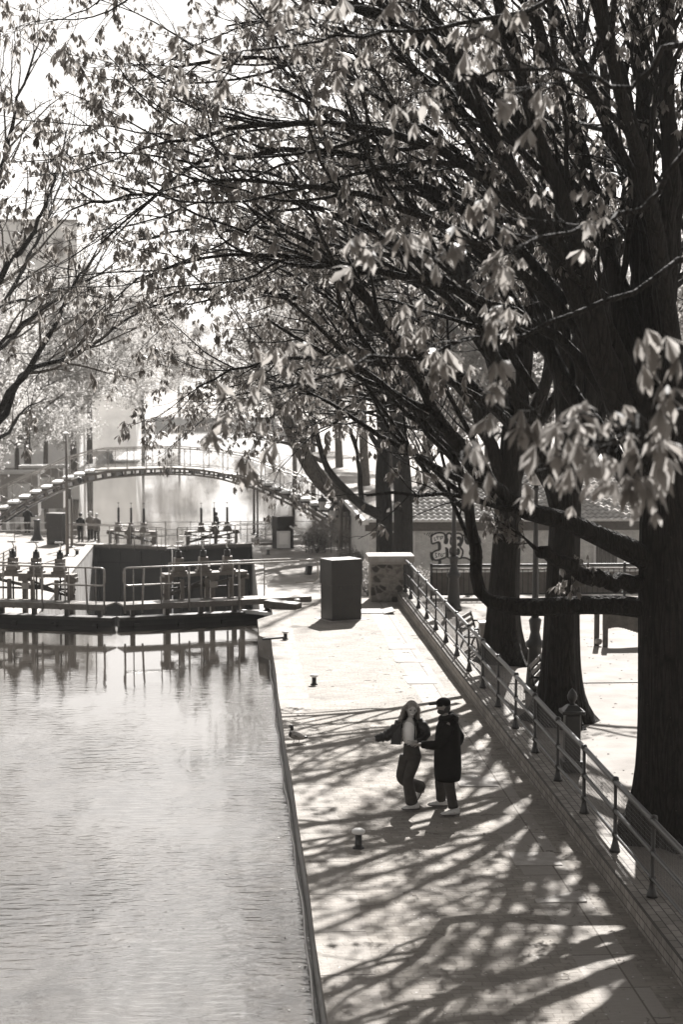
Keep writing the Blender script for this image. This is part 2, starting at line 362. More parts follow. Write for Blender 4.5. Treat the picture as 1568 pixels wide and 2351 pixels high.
for (y0, l0, r0), (y1, l1, r1) in zip(ys, ys[1:]):
    m.add([(l0, y0, ZL), (l1, y1, ZL), (l1, y1, -9), (l0, y0, -9)], [(0, 1, 2, 3)])
    m.add([(r0, y0, ZL), (r1, y1, ZL), (r1, y1, -9), (r0, y0, -9)], [(0, 1, 2, 3)])
tag(m.build('lock_wall', MAT['stone']), kind='structure')
GC = -3.44
tag(MB().add([(XL - 3, -60, ZW), (1.3, -60, ZW), (1.3, 54.75, ZW), (XR, 54.75, ZW), (GC, 53.35, ZW), (XL, 54.75, ZW), (XL - 3, 54.75, ZW)],
   [(0, 1, 2, 3, 4, 5, 6)]).build('canal_water', MAT['water']), kind='structure')
tag(MB().add([(XL, 54, -7.5), (XR, 54, -7.5), (XR, 104, -7.5), (XL, 104, -7.5)], [(0, 1, 2, 3)]).build('chamber_water', MAT['water']), kind='structure')
tag(MB().add([(-17, 104, -3.85), (10, 104, -3.85), (10, 401, -3.85), (-17, 401, -3.85)], [(0, 1, 2, 3)]).build('far_canal_water', MAT['waterfar']), kind='structure')
# pale coping along the lower chamber
for nm, x, lb in (('lock_coping', XR + .22, 'pale stone coping along the right edge of the lock chamber'), ('lock_coping', XL - .22, 'pale stone coping along the left edge of the lock chamber')):
    tag(MB().box((x, 82.5, ZL + .03), (.48, 53, .12)).build(nm, MAT['coping'], bevel=.02), lb, 'coping')

# lifted slabs of the slab course
for i, (x, y, tx, ty, s_) in enumerate([(745, 2069, 0, 0, 0)][:0] + [(1238, 1987, 1.2, 0, 1), (1290, 2072, 2.4, -1.3, 1), (940, 1520, 1.5, .8, 1), (925, 1490, 1.0, 0, 1), (970, 1570, .7, .4, 1), (1100, 1806, 1.0, .5, 1)]):
    p = P(x, y); o = MB().box((0, .5, -.022), (.66, 1.05, .05)).build('paving_slab', MAT['coping'], bevel=.008)
    o.location = (p.x, p.y, .012); o.rotation_euler = (R(-tx), R(ty), R(random.uniform(-2, 2)))
    tag(o, ['slightly lifted paving slab behind the walking couple on their left', 'paving slab tilted highest, nearest the camera'][min(i, 1)] if i < 2 else
        ['loose slab just in front of the dark cabinet on the right', 'small lifted slab beside the cabinet shadow', 'loose slab half way between cabinet and couple', 'worn slab lying level with the heels of the man in the coat'][i - 2], 'paving slab')

# open hatch with a dark pit lid by the stone pier
p = P(852, 1404)
h = thing('open_hatch', 'small open hatch with a raised steel lid near the stone pier', 'hatch', (p.x, p.y, 0), 0)
MB().box((0, 0, .012), (.62, .95, .02)).build('pit', MAT['dark_wall'], h); MB().box((.48, -.2, .05), (.32, .95, .03), Matrix.Rotation(R(-12), 3, 'Y')).build('lid', MAT['coping'], h)  # pit is a flat dark plate, the shade of the hole painted as colour

# ------------------------------------------------------------------ park fence
FX, FZ = 5.235, .30
fence = thing('mesh_fence', 'long black iron pipe fence with wire mesh along the brick kerb', 'fence', (FX, 22, FZ))
pys = [22.0 + 2.19 * k for k in range(-5, 15)] + [54.3]
post = None
prof = [(.075, 0), (.07, .03), (.045, .12), (.03, .2), (.045, .22), (.05, .25), (.03, .28), (.026, .5), (.026, .54), (.042, .555), (.042, .60), (.026, .615), (.025, .95), (.03, .965), (.045, .98), (.05, 1.0), (.042, 1.035), (.02, 1.045)]
pm = MB().lathe(prof, n=12)
for i, y in enumerate(pys):
    o = pm.build('post', MAT['iron'], fence, True) if post is None else post.copy()
    if post is None: post = o
    else: COL.objects.link(o)
    o.parent = fence; o.location = (0, y - 22, 0); o.rotation_euler = (R(random.uniform(-.6, .6)), R(random.uniform(-.8, .8)), 0)
for z, r in ((.975, .038), (.57, .03), (.24, .024)):
    m = MB(); m.tube([(.004 * math.sin(y), y - 22, z + .004 * math.sin(y * 1.7)) for y in np.linspace(pys[0], pys[-1], 60)], r, 8); m.build('rail', MAT['iron'], fence, True)
for a, b in zip(pys, pys[1:]):
    m = MB(); L = b - a; n = int(L / .075)
    for k in range(1, n):
        y = a - 22 + L * k / n; m.tube([(.03, y, .26), (.03 + .004 * math.sin(k * 1.3), y + .003, .6), (.03, y, .95)], .0028, 3, False)
    sag = random.uniform(-.006, .012)
    for k in range(12):
        z = .275 + .66 * k / 11
        m.tube([(.03, a - 22 + .03, z), (.032 + sag, a - 22 + L / 2, z - sag), (.03, b - 22 - .03, z)], .0028, 3, False)
    m.build('mesh_panel', MAT['iron'], fence)

# stone pier at the end of the quay
a, b = P(846, 1375), P(922, 1375); pxc = (a.x + b.x) / 2
pier = thing('stone_pier', 'square rubble stone pier with a dressed cap at the end of the fence', 'pillar', (pxc, 54.75, 0))
pm_ = MB()
n = 9
pm_.box((0, 0, .62), (1.0, .9, 1.24)); o = pm_.build('shaft', MAT['rubble'], pier, bevel=.04)
MB().box((.12, 0, 1.31), (1.42, 1.15, .2)).build('cap', MAT['coping'], pier, bevel=.03)
MB().box((.12, 0, 1.18), (1.26, 1.0, .07)).build('neck', MAT['coping'], pier, bevel=.01)

# ------------------------------------------------------------------ dark control cabinets
def cabinet(loc, rz, s_, label):
    t = thing('control_cabinet', label, 'cabinet', loc, rz, 'dark lock control cabinets')
    MB().box((0, 0, .50 * s_), (.93 * s_, .70 * s_, 1.0 * s_)).build('lower_case', MAT['box'], t, bevel=.006)
    MB().box((0, 0, 1.345 * s_), (.97 * s_, .74 * s_, .69 * s_)).build('upper_case', MAT['box'], t, bevel=.008)
    MB().box((0, 0, 1.70 * s_), (.95 * s_, .72 * s_, .02)).build('top_plate', MAT['gunmetal'], t)
    MB().box((.02, 0, .006), (1.25 * s_, 1.0 * s_, .012)).build('footing', MAT['coping'], t)
    for sx in (-.2, .2): MB().box((sx * s_, -.357 * s_, .95 * s_), (.02, .02, .10)).build('hinge', MAT['gunmetal'], t)
    return t
cabinet(P(783, 1421), R(24), 1.0, 'nearest and largest dark steel control cabinet on the quay beside the stone pier')
cabinet(P(649, 1259, ZL), R(22), 1.08, 'dark control cabinet on the right bank just behind the far lock gate')
cabinet(P(131, 1250, ZL), R(-24), 1.08, 'dark control cabinet on the left bank beside the tall pole')

# ------------------------------------------------------------------ mooring bollards
def bollard(loc, h, r, label, lean=0):
    t = thing('mooring_bollard', label, 'bollard', loc, 0, 'mushroom mooring bollards on the lock side'); t.rotation_euler = (0, R(lean), random.random())
    MB().lathe([(r * 1.7, 0), (r * 1.6, .015), (r * 1.05, .03), (r, .05), (r * .96, h * .8)], n=20).build('stem', MAT['iron'], t, True)
    MB().lathe([(r * 1.0, h * .70), (r * 1.7, h * .76), (r * 1.9, h * .82), (r * 1.8, h * .91), (r * 1.2, h * .98), (.01, h * 1.01)], n=20).build('cap', MAT['white'], t, True)
bollard(P(823, 1947), .29, .052, 'nearest mushroom bollard with a pale worn cap, in front of the couple')
bollard(P(721, 1572), .24, .05, 'pale capped bollard between the duck and the lock gate')
bollard(P(655, 1468), .23, .05, 'bollard with a flat pale cap beside the corner of the near lock gate')
bollard(P(682, 1390), .20, .05, 'small dark bollard left of the big cabinet, at the end of the gate walkway')
bollard(P(615, 1273, ZL), .36, .08, 'small white topped bollard on the lower right bank beside the far cabinet')
bollard(P(176, 1276, ZL), .42, .10, 'white topped bollard at the left coping corner of the lock chamber')
bollard(P(94, 1342, ZL), .42, .10, 'bollard seen through the frame of the left near gate')
# leaning dark block on lower quay
p = P(707, 1319, ZL); o = MB().box((0, 0, .22), (.27, .3, .46)).build('mooring_block', MAT['iron'], bevel=.02); o.location = p; o.rotation_euler = (0, R(9), R(20))
tag(o, 'squat dark block leaning on the sunlit lower quay', 'block')
p = P(84, 1241, ZL); o = MB().lathe([(.42, 0), (.38, .06), (.24, .3), (.19, .6), (.18, 1.15), (.22, 1.2), (.2, 1.26)], n=16).build('mooring_cone', MAT['iron'], None, True); o.location = p
tag(o, 'tall dark flared mooring post left of the left bank cabinet', 'bollard')

# ------------------------------------------------------------------ lock gates
def lock_gate(hx, hy, cx, cy_, zo, label, s, raised, winch, gear, skin_top, main):
    """leaf from centre (cx,cy_) to hinge (hx,hy); s=+1 right leaf. zo = walkway level"""
    L = math.hypot(hx - cx, hy - cy_); ang = math.atan2(hy - cy_, hx - cx)
    t = thing('lock_gate', label, 'lock gate', (cx, cy_, 0), ang, 'mitre lock gates')
    vs_ = -1 if s > 0 else 1      # local y toward the camera
    def V(u, v, z): return (u, v * vs_, z)
    g0 = .07
    MB().box(V((L + g0) / 2, 0, (skin_top - 9) / 2), (L - g0, .26, skin_top + 9)).build('gate_plate', MAT['gateskin'], t, bevel=.01)
    for q_ in range(4): MB().box(V(.6 + q_ * (L - .9) / 3, .17, (skin_top - 9) / 2), (.16, .10, skin_top + 8.8)).build('rib', MAT['gateskin'], t, bevel=.01)
    MB().box(V((L + g0) / 2, 0, skin_top + .05), (L - g0, .42, .09)).build('top_beam', MAT['gunmetal'], t, bevel=.01)
    for u in np.arange(.5, L - .2, 1.05): MB().box(V(u, .0, (skin_top + zo) / 2), (.13, .13, zo - skin_top)).build('support_post', MAT['gunmetal'], t)
    Lw = L + (1.0 if s > 0 else 1.0)
    MB().box(V((Lw + g0) / 2, .22, zo), (Lw - g0, .82, .05)).build('walkway', MAT['steel'], t)
    MB().box(V((Lw + g0) / 2, .64, zo - .05), (Lw - g0, .04, .17)).build('walkway_edge', MAT['steel'], t)
    # railing towards the camera
    r = .026; z1, z2 = zo + 1.12, zo + .60; ue = Lw - .4 if s > 0 else Lw + .5
    m = MB(); cr = .12
    m.tube([V(ue, .68, z1), V(g0 + cr, .68, z1), V(g0 + .03, .68, z1 - .03), V(g0, .68, z1 - cr), V(g0, .68, z2 + cr), V(g0 + .03, .68, z2 + .03), V(g0 + cr, .68, z2), V(L * .36, .68, z2)], r, 8)
    m.build('handrail', MAT['rail'], t, True)
    rp_ = lambda pts, r_: MB().tube(pts, r_, 8).build('railing_post', MAT['rail'], t, True)
    for k, u in enumerate((.10, .62, 2.05, 3.6)): rp_([V(u + .06 * (k == 1), .68, z1 - .02), V(u, .68, zo - .22)], .031)
    for u in (.36, 1.2): rp_([V(u, .68, z1), V(u, .68, zo)], .018)
    for u in np.arange(1.65, ue, 1.0): rp_([V(u, -.1, z1), V(u, -.1, zo)], .022)
    MB().tube([V(1.65, -.12, z1), V(ue, -.12, z1)], .024, 8).build('handrail', MAT['rail'], t, True)
    if s > 0:
        m = MB(); m.tube([V(ue - .1, .6, z1 + .03), V(ue + .5, .6, z1 + .03), V(ue + .62, .6, z1 - .08), V(ue + .62, .6, z2 - .02), V(ue + .5, .6, z2 - .12), V(ue - .1, .6, z2 - .12)], .026, 8)
        m.build('end_guard', MAT['rail'], t, True)
        MB().tube([V(Lw + .35, .62, zo + 1.0), V(Lw + .35, .62, zo - .1)], .03, 8).build('end_post', MAT['steel'], t, True)
        MB().box(V(Lw + .2, .35, zo - .35), (1.0, .9, .28)).build('swing_arm', MAT['gateskin'], t, bevel=.02)
    # gear frame behind the walkway
    g1, g2 = gear; zt = zo + .74
    m = MB(); m.box(V((g1 + g2) / 2, -.45, zt), (g2 - g1, .46, .10))
    for u in (g1 + .12, (g1 + g2) / 2 + .25, g2 - .1):
        m.box(V(u, -.45, (zt + skin_top) / 2), (.20 if u < g1 + .2 else .13, .16, zt - skin_top)); m.box(V(u, -.45, zt - .13), (.38, .2, .14))
    m.build('gear_frame', MAT['steel'], t, bevel=.006)
    m = MB(); um = (g1 + g2) / 2
    m.beam(V(g1 + .3, -.3, zt - .55), V(um + .1, -.3, zt - .12), .03, .07); m.beam(V(g1 + .3, -.38, zt - .15), V(um - .2, -.38, zt - .38), .03, .06)
    m.beam(V(um - .1, -.35, zt - .38), V(g2, -.35, zt - .1), .04, .09); m.beam(V(um, -.42, zt - .32), V(g1, -.42, zt - .62), .05, .12); m.beam(V(g1, -.5, zt - .42), V(g2, -.5, zt - .42), .05, .06)
    m.build('cross_bracing', MAT['gunmetal'], t)
    for u in winch: MB().box(V(u + .05, -.28, zo + .3), (.12, .1, .62)).build('rack_guide', MAT['steel'], t, bevel=.01)
    MB().box(V(winch[1] + .25, -.22, zo + .42), (.26, .06, .18)).build('counter_plate', MAT['rail'], t, bevel=.01)
    for u in winch:
        o = MB().box(V(u, -.45, zt + .30), (.26, .24, .42)).box(V(u, -.45, zt + .08), (.46, .34, .08)).box(V(u, -.45, zt + .18), (.36, .28, .12)).build('winch', MAT['steel'], t, bevel=.015)
        mm = MB(); mm.tube([V(u - .05, -.30, zt + .3), V(u - .05, -.24, zt + .3)], .055, 10); mm.tube([V(u + .06, -.31, zt + .38), V(u + .06, -.25, zt + .38)], .035, 8); mm.build('gear_cover', MAT['gunmetal'], o, True)
        zr = zt + (1.36 if raised else .72)
        rod = MB().tube([V(u, -.45, zo - .3), V(u, -.45, zt + .45)], .03, 8)
        if raised: rod.tube([V(u, -.45, zt + .4), V(u, -.45, zr)], .07, 10).tube([V(u, -.45, zr), V(u, -.45, zr + .25)], .012, 6).box(V(u, -.45, zr + .27), (.12, .03, .04))
        else: rod.tube([V(u, -.45, zt + .44), V(u, -.45, zr - .02)], [.115, .095], 12).tube([V(u, -.45, zr - .04), V(u, -.45, zr + .04)], .05, 8)
        rod.build('paddle_rod', MAT['iron'], t, True)
        if not raised:
            mm = MB(); mm.tube([V(u, -.45, zr), V(u - .03, -.45, zr + .14), V(u + .02, -.45, zr + .24)], .022, 8).box(V(u + .04, -.45, zr + .26), (.24, .06, .05)).build('crank', MAT['white'], t, True)
    return t
lock_gate(XR + .1, 54.9, GC, 53.45, .12, 'right leaf of the near lock gate with grey railings and three winches', 1, False, (2.05, 2.82, 3.58), (1.55, 4.15), -.38, True)
lock_gate(XL, 54.9, GC, 53.45, .12, 'left leaf of the near lock gate, partly cut off by the picture edge', -1, False, (1.95, 2.72, 3.48), (1.48, 4.2), -.38, True)
lock_gate(XR + .1, 105.3, GC, 103.5, ZL + .1, 'right leaf of the far lock gate under the footbridge', 1, True, (1.95, 2.75, 3.55), (1.0, 4.2), ZL - .15, False)
lock_gate(XL, 105.3, GC, 103.5, ZL + .1, 'left leaf of the far lock gate with three tall paddle rods near the standing people', -1, True, (1.95, 2.75, 3.55), (1.2, 4.2), ZL - .15, False)
# timber balance beam lying over the gate recess
o = MB().beam(P(555, 1403, -.3), P(664, 1414, -.1), .12, .10).build('fender_beam', MAT['white']); tag(o, 'pale timber fender lying on the water at the right gate recess', 'timber')
o = MB().beam((1.0, 53.3, .12), (1.95, 52.9, .05), .5, .22).build('gate_anchor', MAT['gunmetal'], bevel=.02); tag(o, 'dark steel gate anchor on the quay corner by the near gate', 'anchor')
# iron corner of the recess
o = MB().beam((.78, 46.6, .02), (1.35, 46.9, .02), .06, .05).build('mooring_cleat', MAT['iron']); tag(o, 'dark flat iron cleat at the quay corner before the recess', 'cleat')

# ------------------------------------------------------------------ footbridge
fb = thing('footbridge', 'arched iron footbridge with stepped ramps and white railings over the lock tail', 'bridge', (-4.5, 111, ZL))
def bY(x): return 116.5 - (x / 790) * 10.0
def interp(tb, x):
    xs_ = [q[0] for q in tb]; return float(np.interp(x, xs_, [q[1] for q in tb]))
TOP = [(-160, 1250), (-100, 1214), (0, 1164), (50, 1140), (100, 1118), (150, 1096), (215, 1078), (300, 1075.5), (395, 1074), (480, 1080), (560, 1093), (600, 1107), (650, 1128), (700, 1148), (740, 1166), (775, 1184), (815, 1208)]
BOT = [(-160, 1300), (-100, 1256), (0, 1200), (50, 1168), (100, 1142), (150, 1121), (200, 1106), (250, 1097), (320, 1091), (395, 1088.5), (450, 1091), (500, 1098), (580, 1120), (650, 1150), (700, 1176), (745, 1205), (775, 1226), (800, 1245)]
org = Vector(fb.location)
def BP(x, y, off=0.0):
    p = PY(x, y, bY(x)); return p + Vector((off * .12, off, 0)) - org
for off, nm in ((0, 'front_girder'), (2.3, 'back_girder')):
    m = MB(); xs = np.linspace(-110, 800, 60)
    for x0, x1 in zip(xs, xs[1:]):
        hh = lambda x: interp(BOT, x)
        m.beam(BP(x0, hh(x0), off), BP(x1, hh(x1), off), .14, .10); m.beam(BP(x0, hh(x0) - 13.5, off), BP(x1, hh(x1) - 13.5, off), .12, .12)
    k = 0
    for x in np.arange(-95, 790, 22.5):
        y = interp(BOT, x); dy = interp(BOT, x + 1) - interp(BOT, x - 1); nx = dy / 2
        m.beam(BP(x, y, off), BP(x + 13.5 * nx * .8, y - 13.5, off), .13, .16 if k % 2 else .12); k += 1
    m.build(nm, MAT['steel' if off == 0 else 'gunmetal'], fb)  # back girder darker: the shade it stands in is put into its colour
for x in np.arange(-100, 795, 60): MB().beam(BP(x, interp(BOT, x) - 6, 0), BP(x, interp(BOT, x) - 6, 2.3), .12, .25).build('cross_beam', MAT['gunmetal'], fb)
# deck and steps
m = MB(); 
for xs in (np.arange(215, 546, 30),):
    for x0, x1 in zip(xs, xs[1:]):
        a, b = BP(x0, interp(TOP, x0)), BP(x1, interp(TOP, x1)); m.add([a, b, b + Vector((.28, 2.4, 0)), a + Vector((.28, 2.4, 0)), a - Vector((0, 0, .1)), b - Vector((0, 0, .1)), b + Vector((.28, 2.4, -.1)), a + Vector((.28, 2.4, -.1))],
                                                     [(0, 1, 2, 3), (7, 6, 5, 4), (0, 4, 5, 1), (1, 5, 6, 2), (2, 6, 7, 3), (3, 7, 4, 0)])
m.build('deck', MAT['rail'], fb)
def steps(xs):
    for x in xs:
        p = BP(x, interp(TOP, x)); q = p + Vector((.13, 1.15, -.03)); d = .66
        MB().box((q.x, q.y, q.z), (d, 2.35, .15)).build('step_tread', MAT['white'], fb, bevel=.02); MB().box((q.x, q.y, q.z - .16), (d * .8, 2.2, .10)).build('step_riser', MAT['wood'], fb)
steps(np.arange(-105, 215, 25.4)); steps(np.arange(560, 800, 25.4) if False else np.arange(565, 800, 22));
# railings
for off in (0, 2.4):
    m = MB(); rp = [BP(x, interp(TOP, x) - 46, off) for x in np.linspace(-110, 800, 50)]; m.tube(rp, .035, 6)
    rp = [BP(x, interp(TOP, x) - 6, off) for x in np.linspace(-110, 800, 50)]; m.tube(rp, .02, 5)
    rp = [BP(x, interp(TOP, x) - 40, off) for x in np.linspace(-110, 800, 50)]; m.tube(rp, .015, 5)
    xs = list(np.arange(-105, 800, 44))
    for x0, x1 in zip(xs, xs[1:]):
        a0, a1, b0, b1 = BP(x0, interp(TOP, x0), off), BP(x1, interp(TOP, x1), off), BP(x0, interp(TOP, x0) - 45, off), BP(x1, interp(TOP, x1) - 45, off)
        m.tube([a0, b0], .028, 5); m.tube([a0, b1], .011, 4); m.tube([a1, b0], .011, 4)
    m.build('railing', MAT['rail'], fb, True)
pp = BP(778, 1240)
MB().box((pp.x + .3, pp.y + 1, 1.2), (1.2, 3.4, 2.6)).build('abutment', MAT['rubble'], fb, bevel=.03)
pp = BP(-120, 1262); MB().box((pp.x - .8, pp.y + 1, .6), (2.6, 3.4, 2.0)).build('abutment', MAT['stone'], fb, bevel=.03)
# ------------------------------------------------------------------ trees
class Tubes:
    """many tapered tubes into one quad mesh (numpy)"""
    def __init__(s): s.V = []; s.F = []; s.n = 0
    def add(s, pts, rad, k=5):
        pts = np.asarray(pts, float); m = len(pts); T = np.gradient(pts, axis=0); T /= np.linalg.norm(T, axis=1)[:, None] + 1e-9
        ref = np.eye(3)[int(np.argmin(np.abs(T).max(0)))]
        A = ref - T * (T @ ref)[:, None]; A /= np.linalg.norm(A, axis=1)[:, None] + 1e-9; B = np.cross(T, A)
        an = np.arange(k) * 2 * math.pi / k; r = np.asarray(rad)[:, None, None]
        ring = pts[:, None, :] + r * (A[:, None, :] * np.cos(an)[None, :, None] + B[:, None, :] * np.sin(an)[None, :, None])
        s.V.append(ring.reshape(-1, 3)); i = np.arange(m - 1)[:, None] * k; j = np.arange(k)[None, :]; j2 = (j + 1) % k
        s.F.append((np.stack([i + j, i + j2, i + k + j2, i + k + j], -1)).reshape(-1, 4) + s.n); s.n += m * k
    def build(s, name, mat, parent):
        if not s.V: return None
        return link(name, np_mesh(name, np.concatenate(s.V), np.concatenate(s.F)), mat, parent, True)

def smooth_path(ctrl, n):
    c = np.asarray(ctrl, float); t = np.linspace(0, len(c) - 1, n); out = []
    for x in t:
        i = min(int(x), len(c) - 2); f = x - i; p0, p1, p2, p3 = c[max(i - 1, 0)], c[i], c[i + 1], c[min(i + 2, len(c) - 1)]
        out.append(.5 * ((2 * p1) + (-p0 + p2) * f + (2 * p0 - 5 * p1 + 4 * p2 - p3) * f * f + (-p0 + 3 * p1 - 3 * p2 + p3) * f ** 3))
    return np.array(out)

def unit(v): return v / (np.linalg.norm(v) + 1e-9)
def leaf_template(kind, rng, droop=.9):
    """one compound leaf: leaflets hang from the end of the stalk like a half shut umbrella; origin at stalk base, stalk along +Z-ish"""
    V, F = [], []
    n = 7 if kind == 'big' else 5
    for k in range(n):
        a = (k + .5) / n * 2 * math.pi + rng.uniform(-.15, .15); L = rng.uniform(.75, 1.15) * (1.0 if k % 2 else .85)
        dr = droop + rng.uniform(-.3, .25)                       # angle below the horizontal
        out = np.array([math.cos(a) * math.cos(dr), math.sin(a) * math.cos(dr), -math.sin(dr)])
        side = np.array([-math.sin(a), math.cos(a), 0]); nrm = np.cross(out, side)
        wd = .19 * L; b = len(V)
        if kind == 'big':
            prof = [(0, .03), (.35, .55), (.68, 1.0), (.88, .6), (1.0, .04)]; sag = lambda t: -.18 * t * t
            for t, ww in prof:
                c = out * L * t + np.array([0, 0, sag(t) * L])
                V += [c - side * wd * ww + nrm * .22 * wd * ww, c, c + side * wd * ww + nrm * .22 * wd * ww]
            for i in range(len(prof) - 1):
                F += [(b + 3 * i, b + 3 * i + 1, b + 3 * i + 4, b + 3 * i + 3), (b + 3 * i + 1, b + 3 * i + 2, b + 3 * i + 5, b + 3 * i + 4)]
        else:
            c1 = out * L * .66; t1 = out * L + np.array([0, 0, -.12 * L])
            V += [np.zeros(3), c1 - side * wd + nrm * .25 * wd, t1, c1, c1 + side * wd + nrm * .25 * wd]
            F += [(b, b + 1, b + 2, b + 3), (b, b + 3, b + 2, b + 4)]
    return np.array(V), np.array(F)
def small_template(rng, n=5):
    V, F = [], []
    for k in range(n):
        c = rng.normal(0, .55, 3); d = unit(rng.normal(0, 1, 3) + np.array([0, 0, -.4])); s_ = unit(np.cross(d, rng.normal(0, 1, 3))); b = len(V)
        V += [c, c + d * .45 + s_ * .26, c + d, c + d * .45 - s_ * .26]; F += [(b, b + 1, b + 2, b + 3)]
    return np.array(V), np.array(F)
def scatter(name, templates, pos, scl, mat, parent, rng, tilt=.35, yaw=None):
    pos = np.asarray(pos, float); scl = np.asarray(scl, float); Vs, Fs, base = [], [], 0
    which = rng.integers(0, len(templates), len(pos))
    for w_, (TV, TF) in enumerate(templates):
        idx = np.nonzero(which == w_)[0]; n = len(idx)
        if n == 0: continue
        a = rng.uniform(0, 2 * math.pi, n); tx, ty = rng.normal(0, tilt, n), rng.normal(0, tilt, n)
        ca, sa = np.cos(a), np.sin(a); Z = np.zeros(n); O = np.ones(n)
        Rz = np.stack([np.stack([ca, -sa, Z], -1), np.stack([sa, ca, Z], -1), np.stack([Z, Z, O], -1)], 1)
        Rx = np.stack([np.stack([O, Z, Z], -1), np.stack([Z, np.cos(tx), -np.sin(tx)], -1), np.stack([Z, np.sin(tx), np.cos(tx)], -1)], 1)
        Ry = np.stack([np.stack([np.cos(ty), Z, np.sin(ty)], -1), np.stack([Z, O, Z], -1), np.stack([-np.sin(ty), Z, np.cos(ty)], -1)], 1)
        Rm = Rx @ Ry @ Rz
        V = np.einsum('nij,vj->nvi', Rm, TV) * scl[idx][:, None, None] + pos[idx][:, None, :]
        Vs.append(V.reshape(-1, 3)); Fs.append((TF[None] + (np.arange(n) * len(TV))[:, None, None]).reshape(-1, 4) + base); base += n * len(TV)
    if not Vs: return None
    return link(name, np_mesh(name, np.concatenate(Vs), np.concatenate(Fs)), mat, parent, False)

def name_(l): return l[:40]
class Tree:
    def __init__(s, seed): s.rng = np.random.default_rng(seed); s.limbs = Tubes(); s.twigs = Tubes(); s.tips = []; s.tipdir = []
    def grow(s, p, d, L, r, nseg, up, wander):
        pts = [np.array(p, float)]; d = unit(np.array(d, float)); st = L / nseg
        for i in range(nseg):
            d = unit(d + s.rng.normal(0, wander, 3) + np.array([0, 0, up if not callable(up) else up(i / nseg)])); pts.append(pts[-1] + d * st)
        return np.array(pts)
    def limb(s, pts, r0, r1, k=9, kids=8, lo=.25, length=3.0, bias=(0, 0, 0), level=1, knots=.0):
        n = len(pts); rr = r0 + (r1 - r0) * np.linspace(0, 1, n) ** .8
        if knots: rr = rr * (1 + s.rng.normal(0, knots, n))
        (s.limbs if level <= 1 else s.twigs).add(pts, rr, k); s.children(pts, rr, kids, lo, length, bias, level)
    def children(s, pts, rr, kids, lo, length, bias, level):
        n = len(pts); rng = s.rng; bias = np.array(bias, float); seg = pts[1:] - pts[:-1]
        for q in range(kids):
            t = lo + (1 - lo) * (q + rng.uniform(.1, .9)) / kids; x = min(t, .999) * (n - 1); i = int(x); f = x - i
            p = pts[i] * (1 - f) + pts[i + 1] * f; T = unit(seg[i]); pr = rr[i]
            side = unit(np.cross(T, rng.normal(0, 1, 3))); ang = rng.uniform(.3, .75) if level == 1 else rng.uniform(.45, .95)
            d = T * math.cos(ang) + side * math.sin(ang) + bias * .8; d = unit(d)
            L = length * rng.uniform(.6, 1.35) * (1 - .4 * t); r = min(pr * .62, .016 * L + .006)
            if level == 1:
                c = s.grow(p, d, L, r, 7, lambda u: .12 - .20 * u, .12); s.twigs.add(c, np.linspace(r, r * .35, len(c)), 5)
                s.children(c, np.linspace(r, r * .35, len(c)), s.k2, .2, L * .5, bias * .5, 2)
            elif level == 2:
                c = s.grow(p, d, L, r, 5, lambda u: -.02 + .16 * (u > .5), .16); r = max(r * .6, .0045); s.twigs.add(c, np.linspace(r, .0035, len(c)), 4)
                if s.k3: s.children(c, np.linspace(r, .0035, len(c)), s.k3, .3, L * .5, bias * .3, 3)
                s.tips.append(c[-1]); s.tipdir.append(c[-1] - c[-2])
                if rng.random() < .6: s.tips.append(c[3]); s.tipdir.append(c[3] - c[2])
            else:
                c = s.grow(p, d, L, r, 3, .05, .2); s.twigs.add(c, [.004, .0035, .003, .0022], 3); s.tips.append(c[-1]); s.tipdir.append(c[-1] - c[-2])

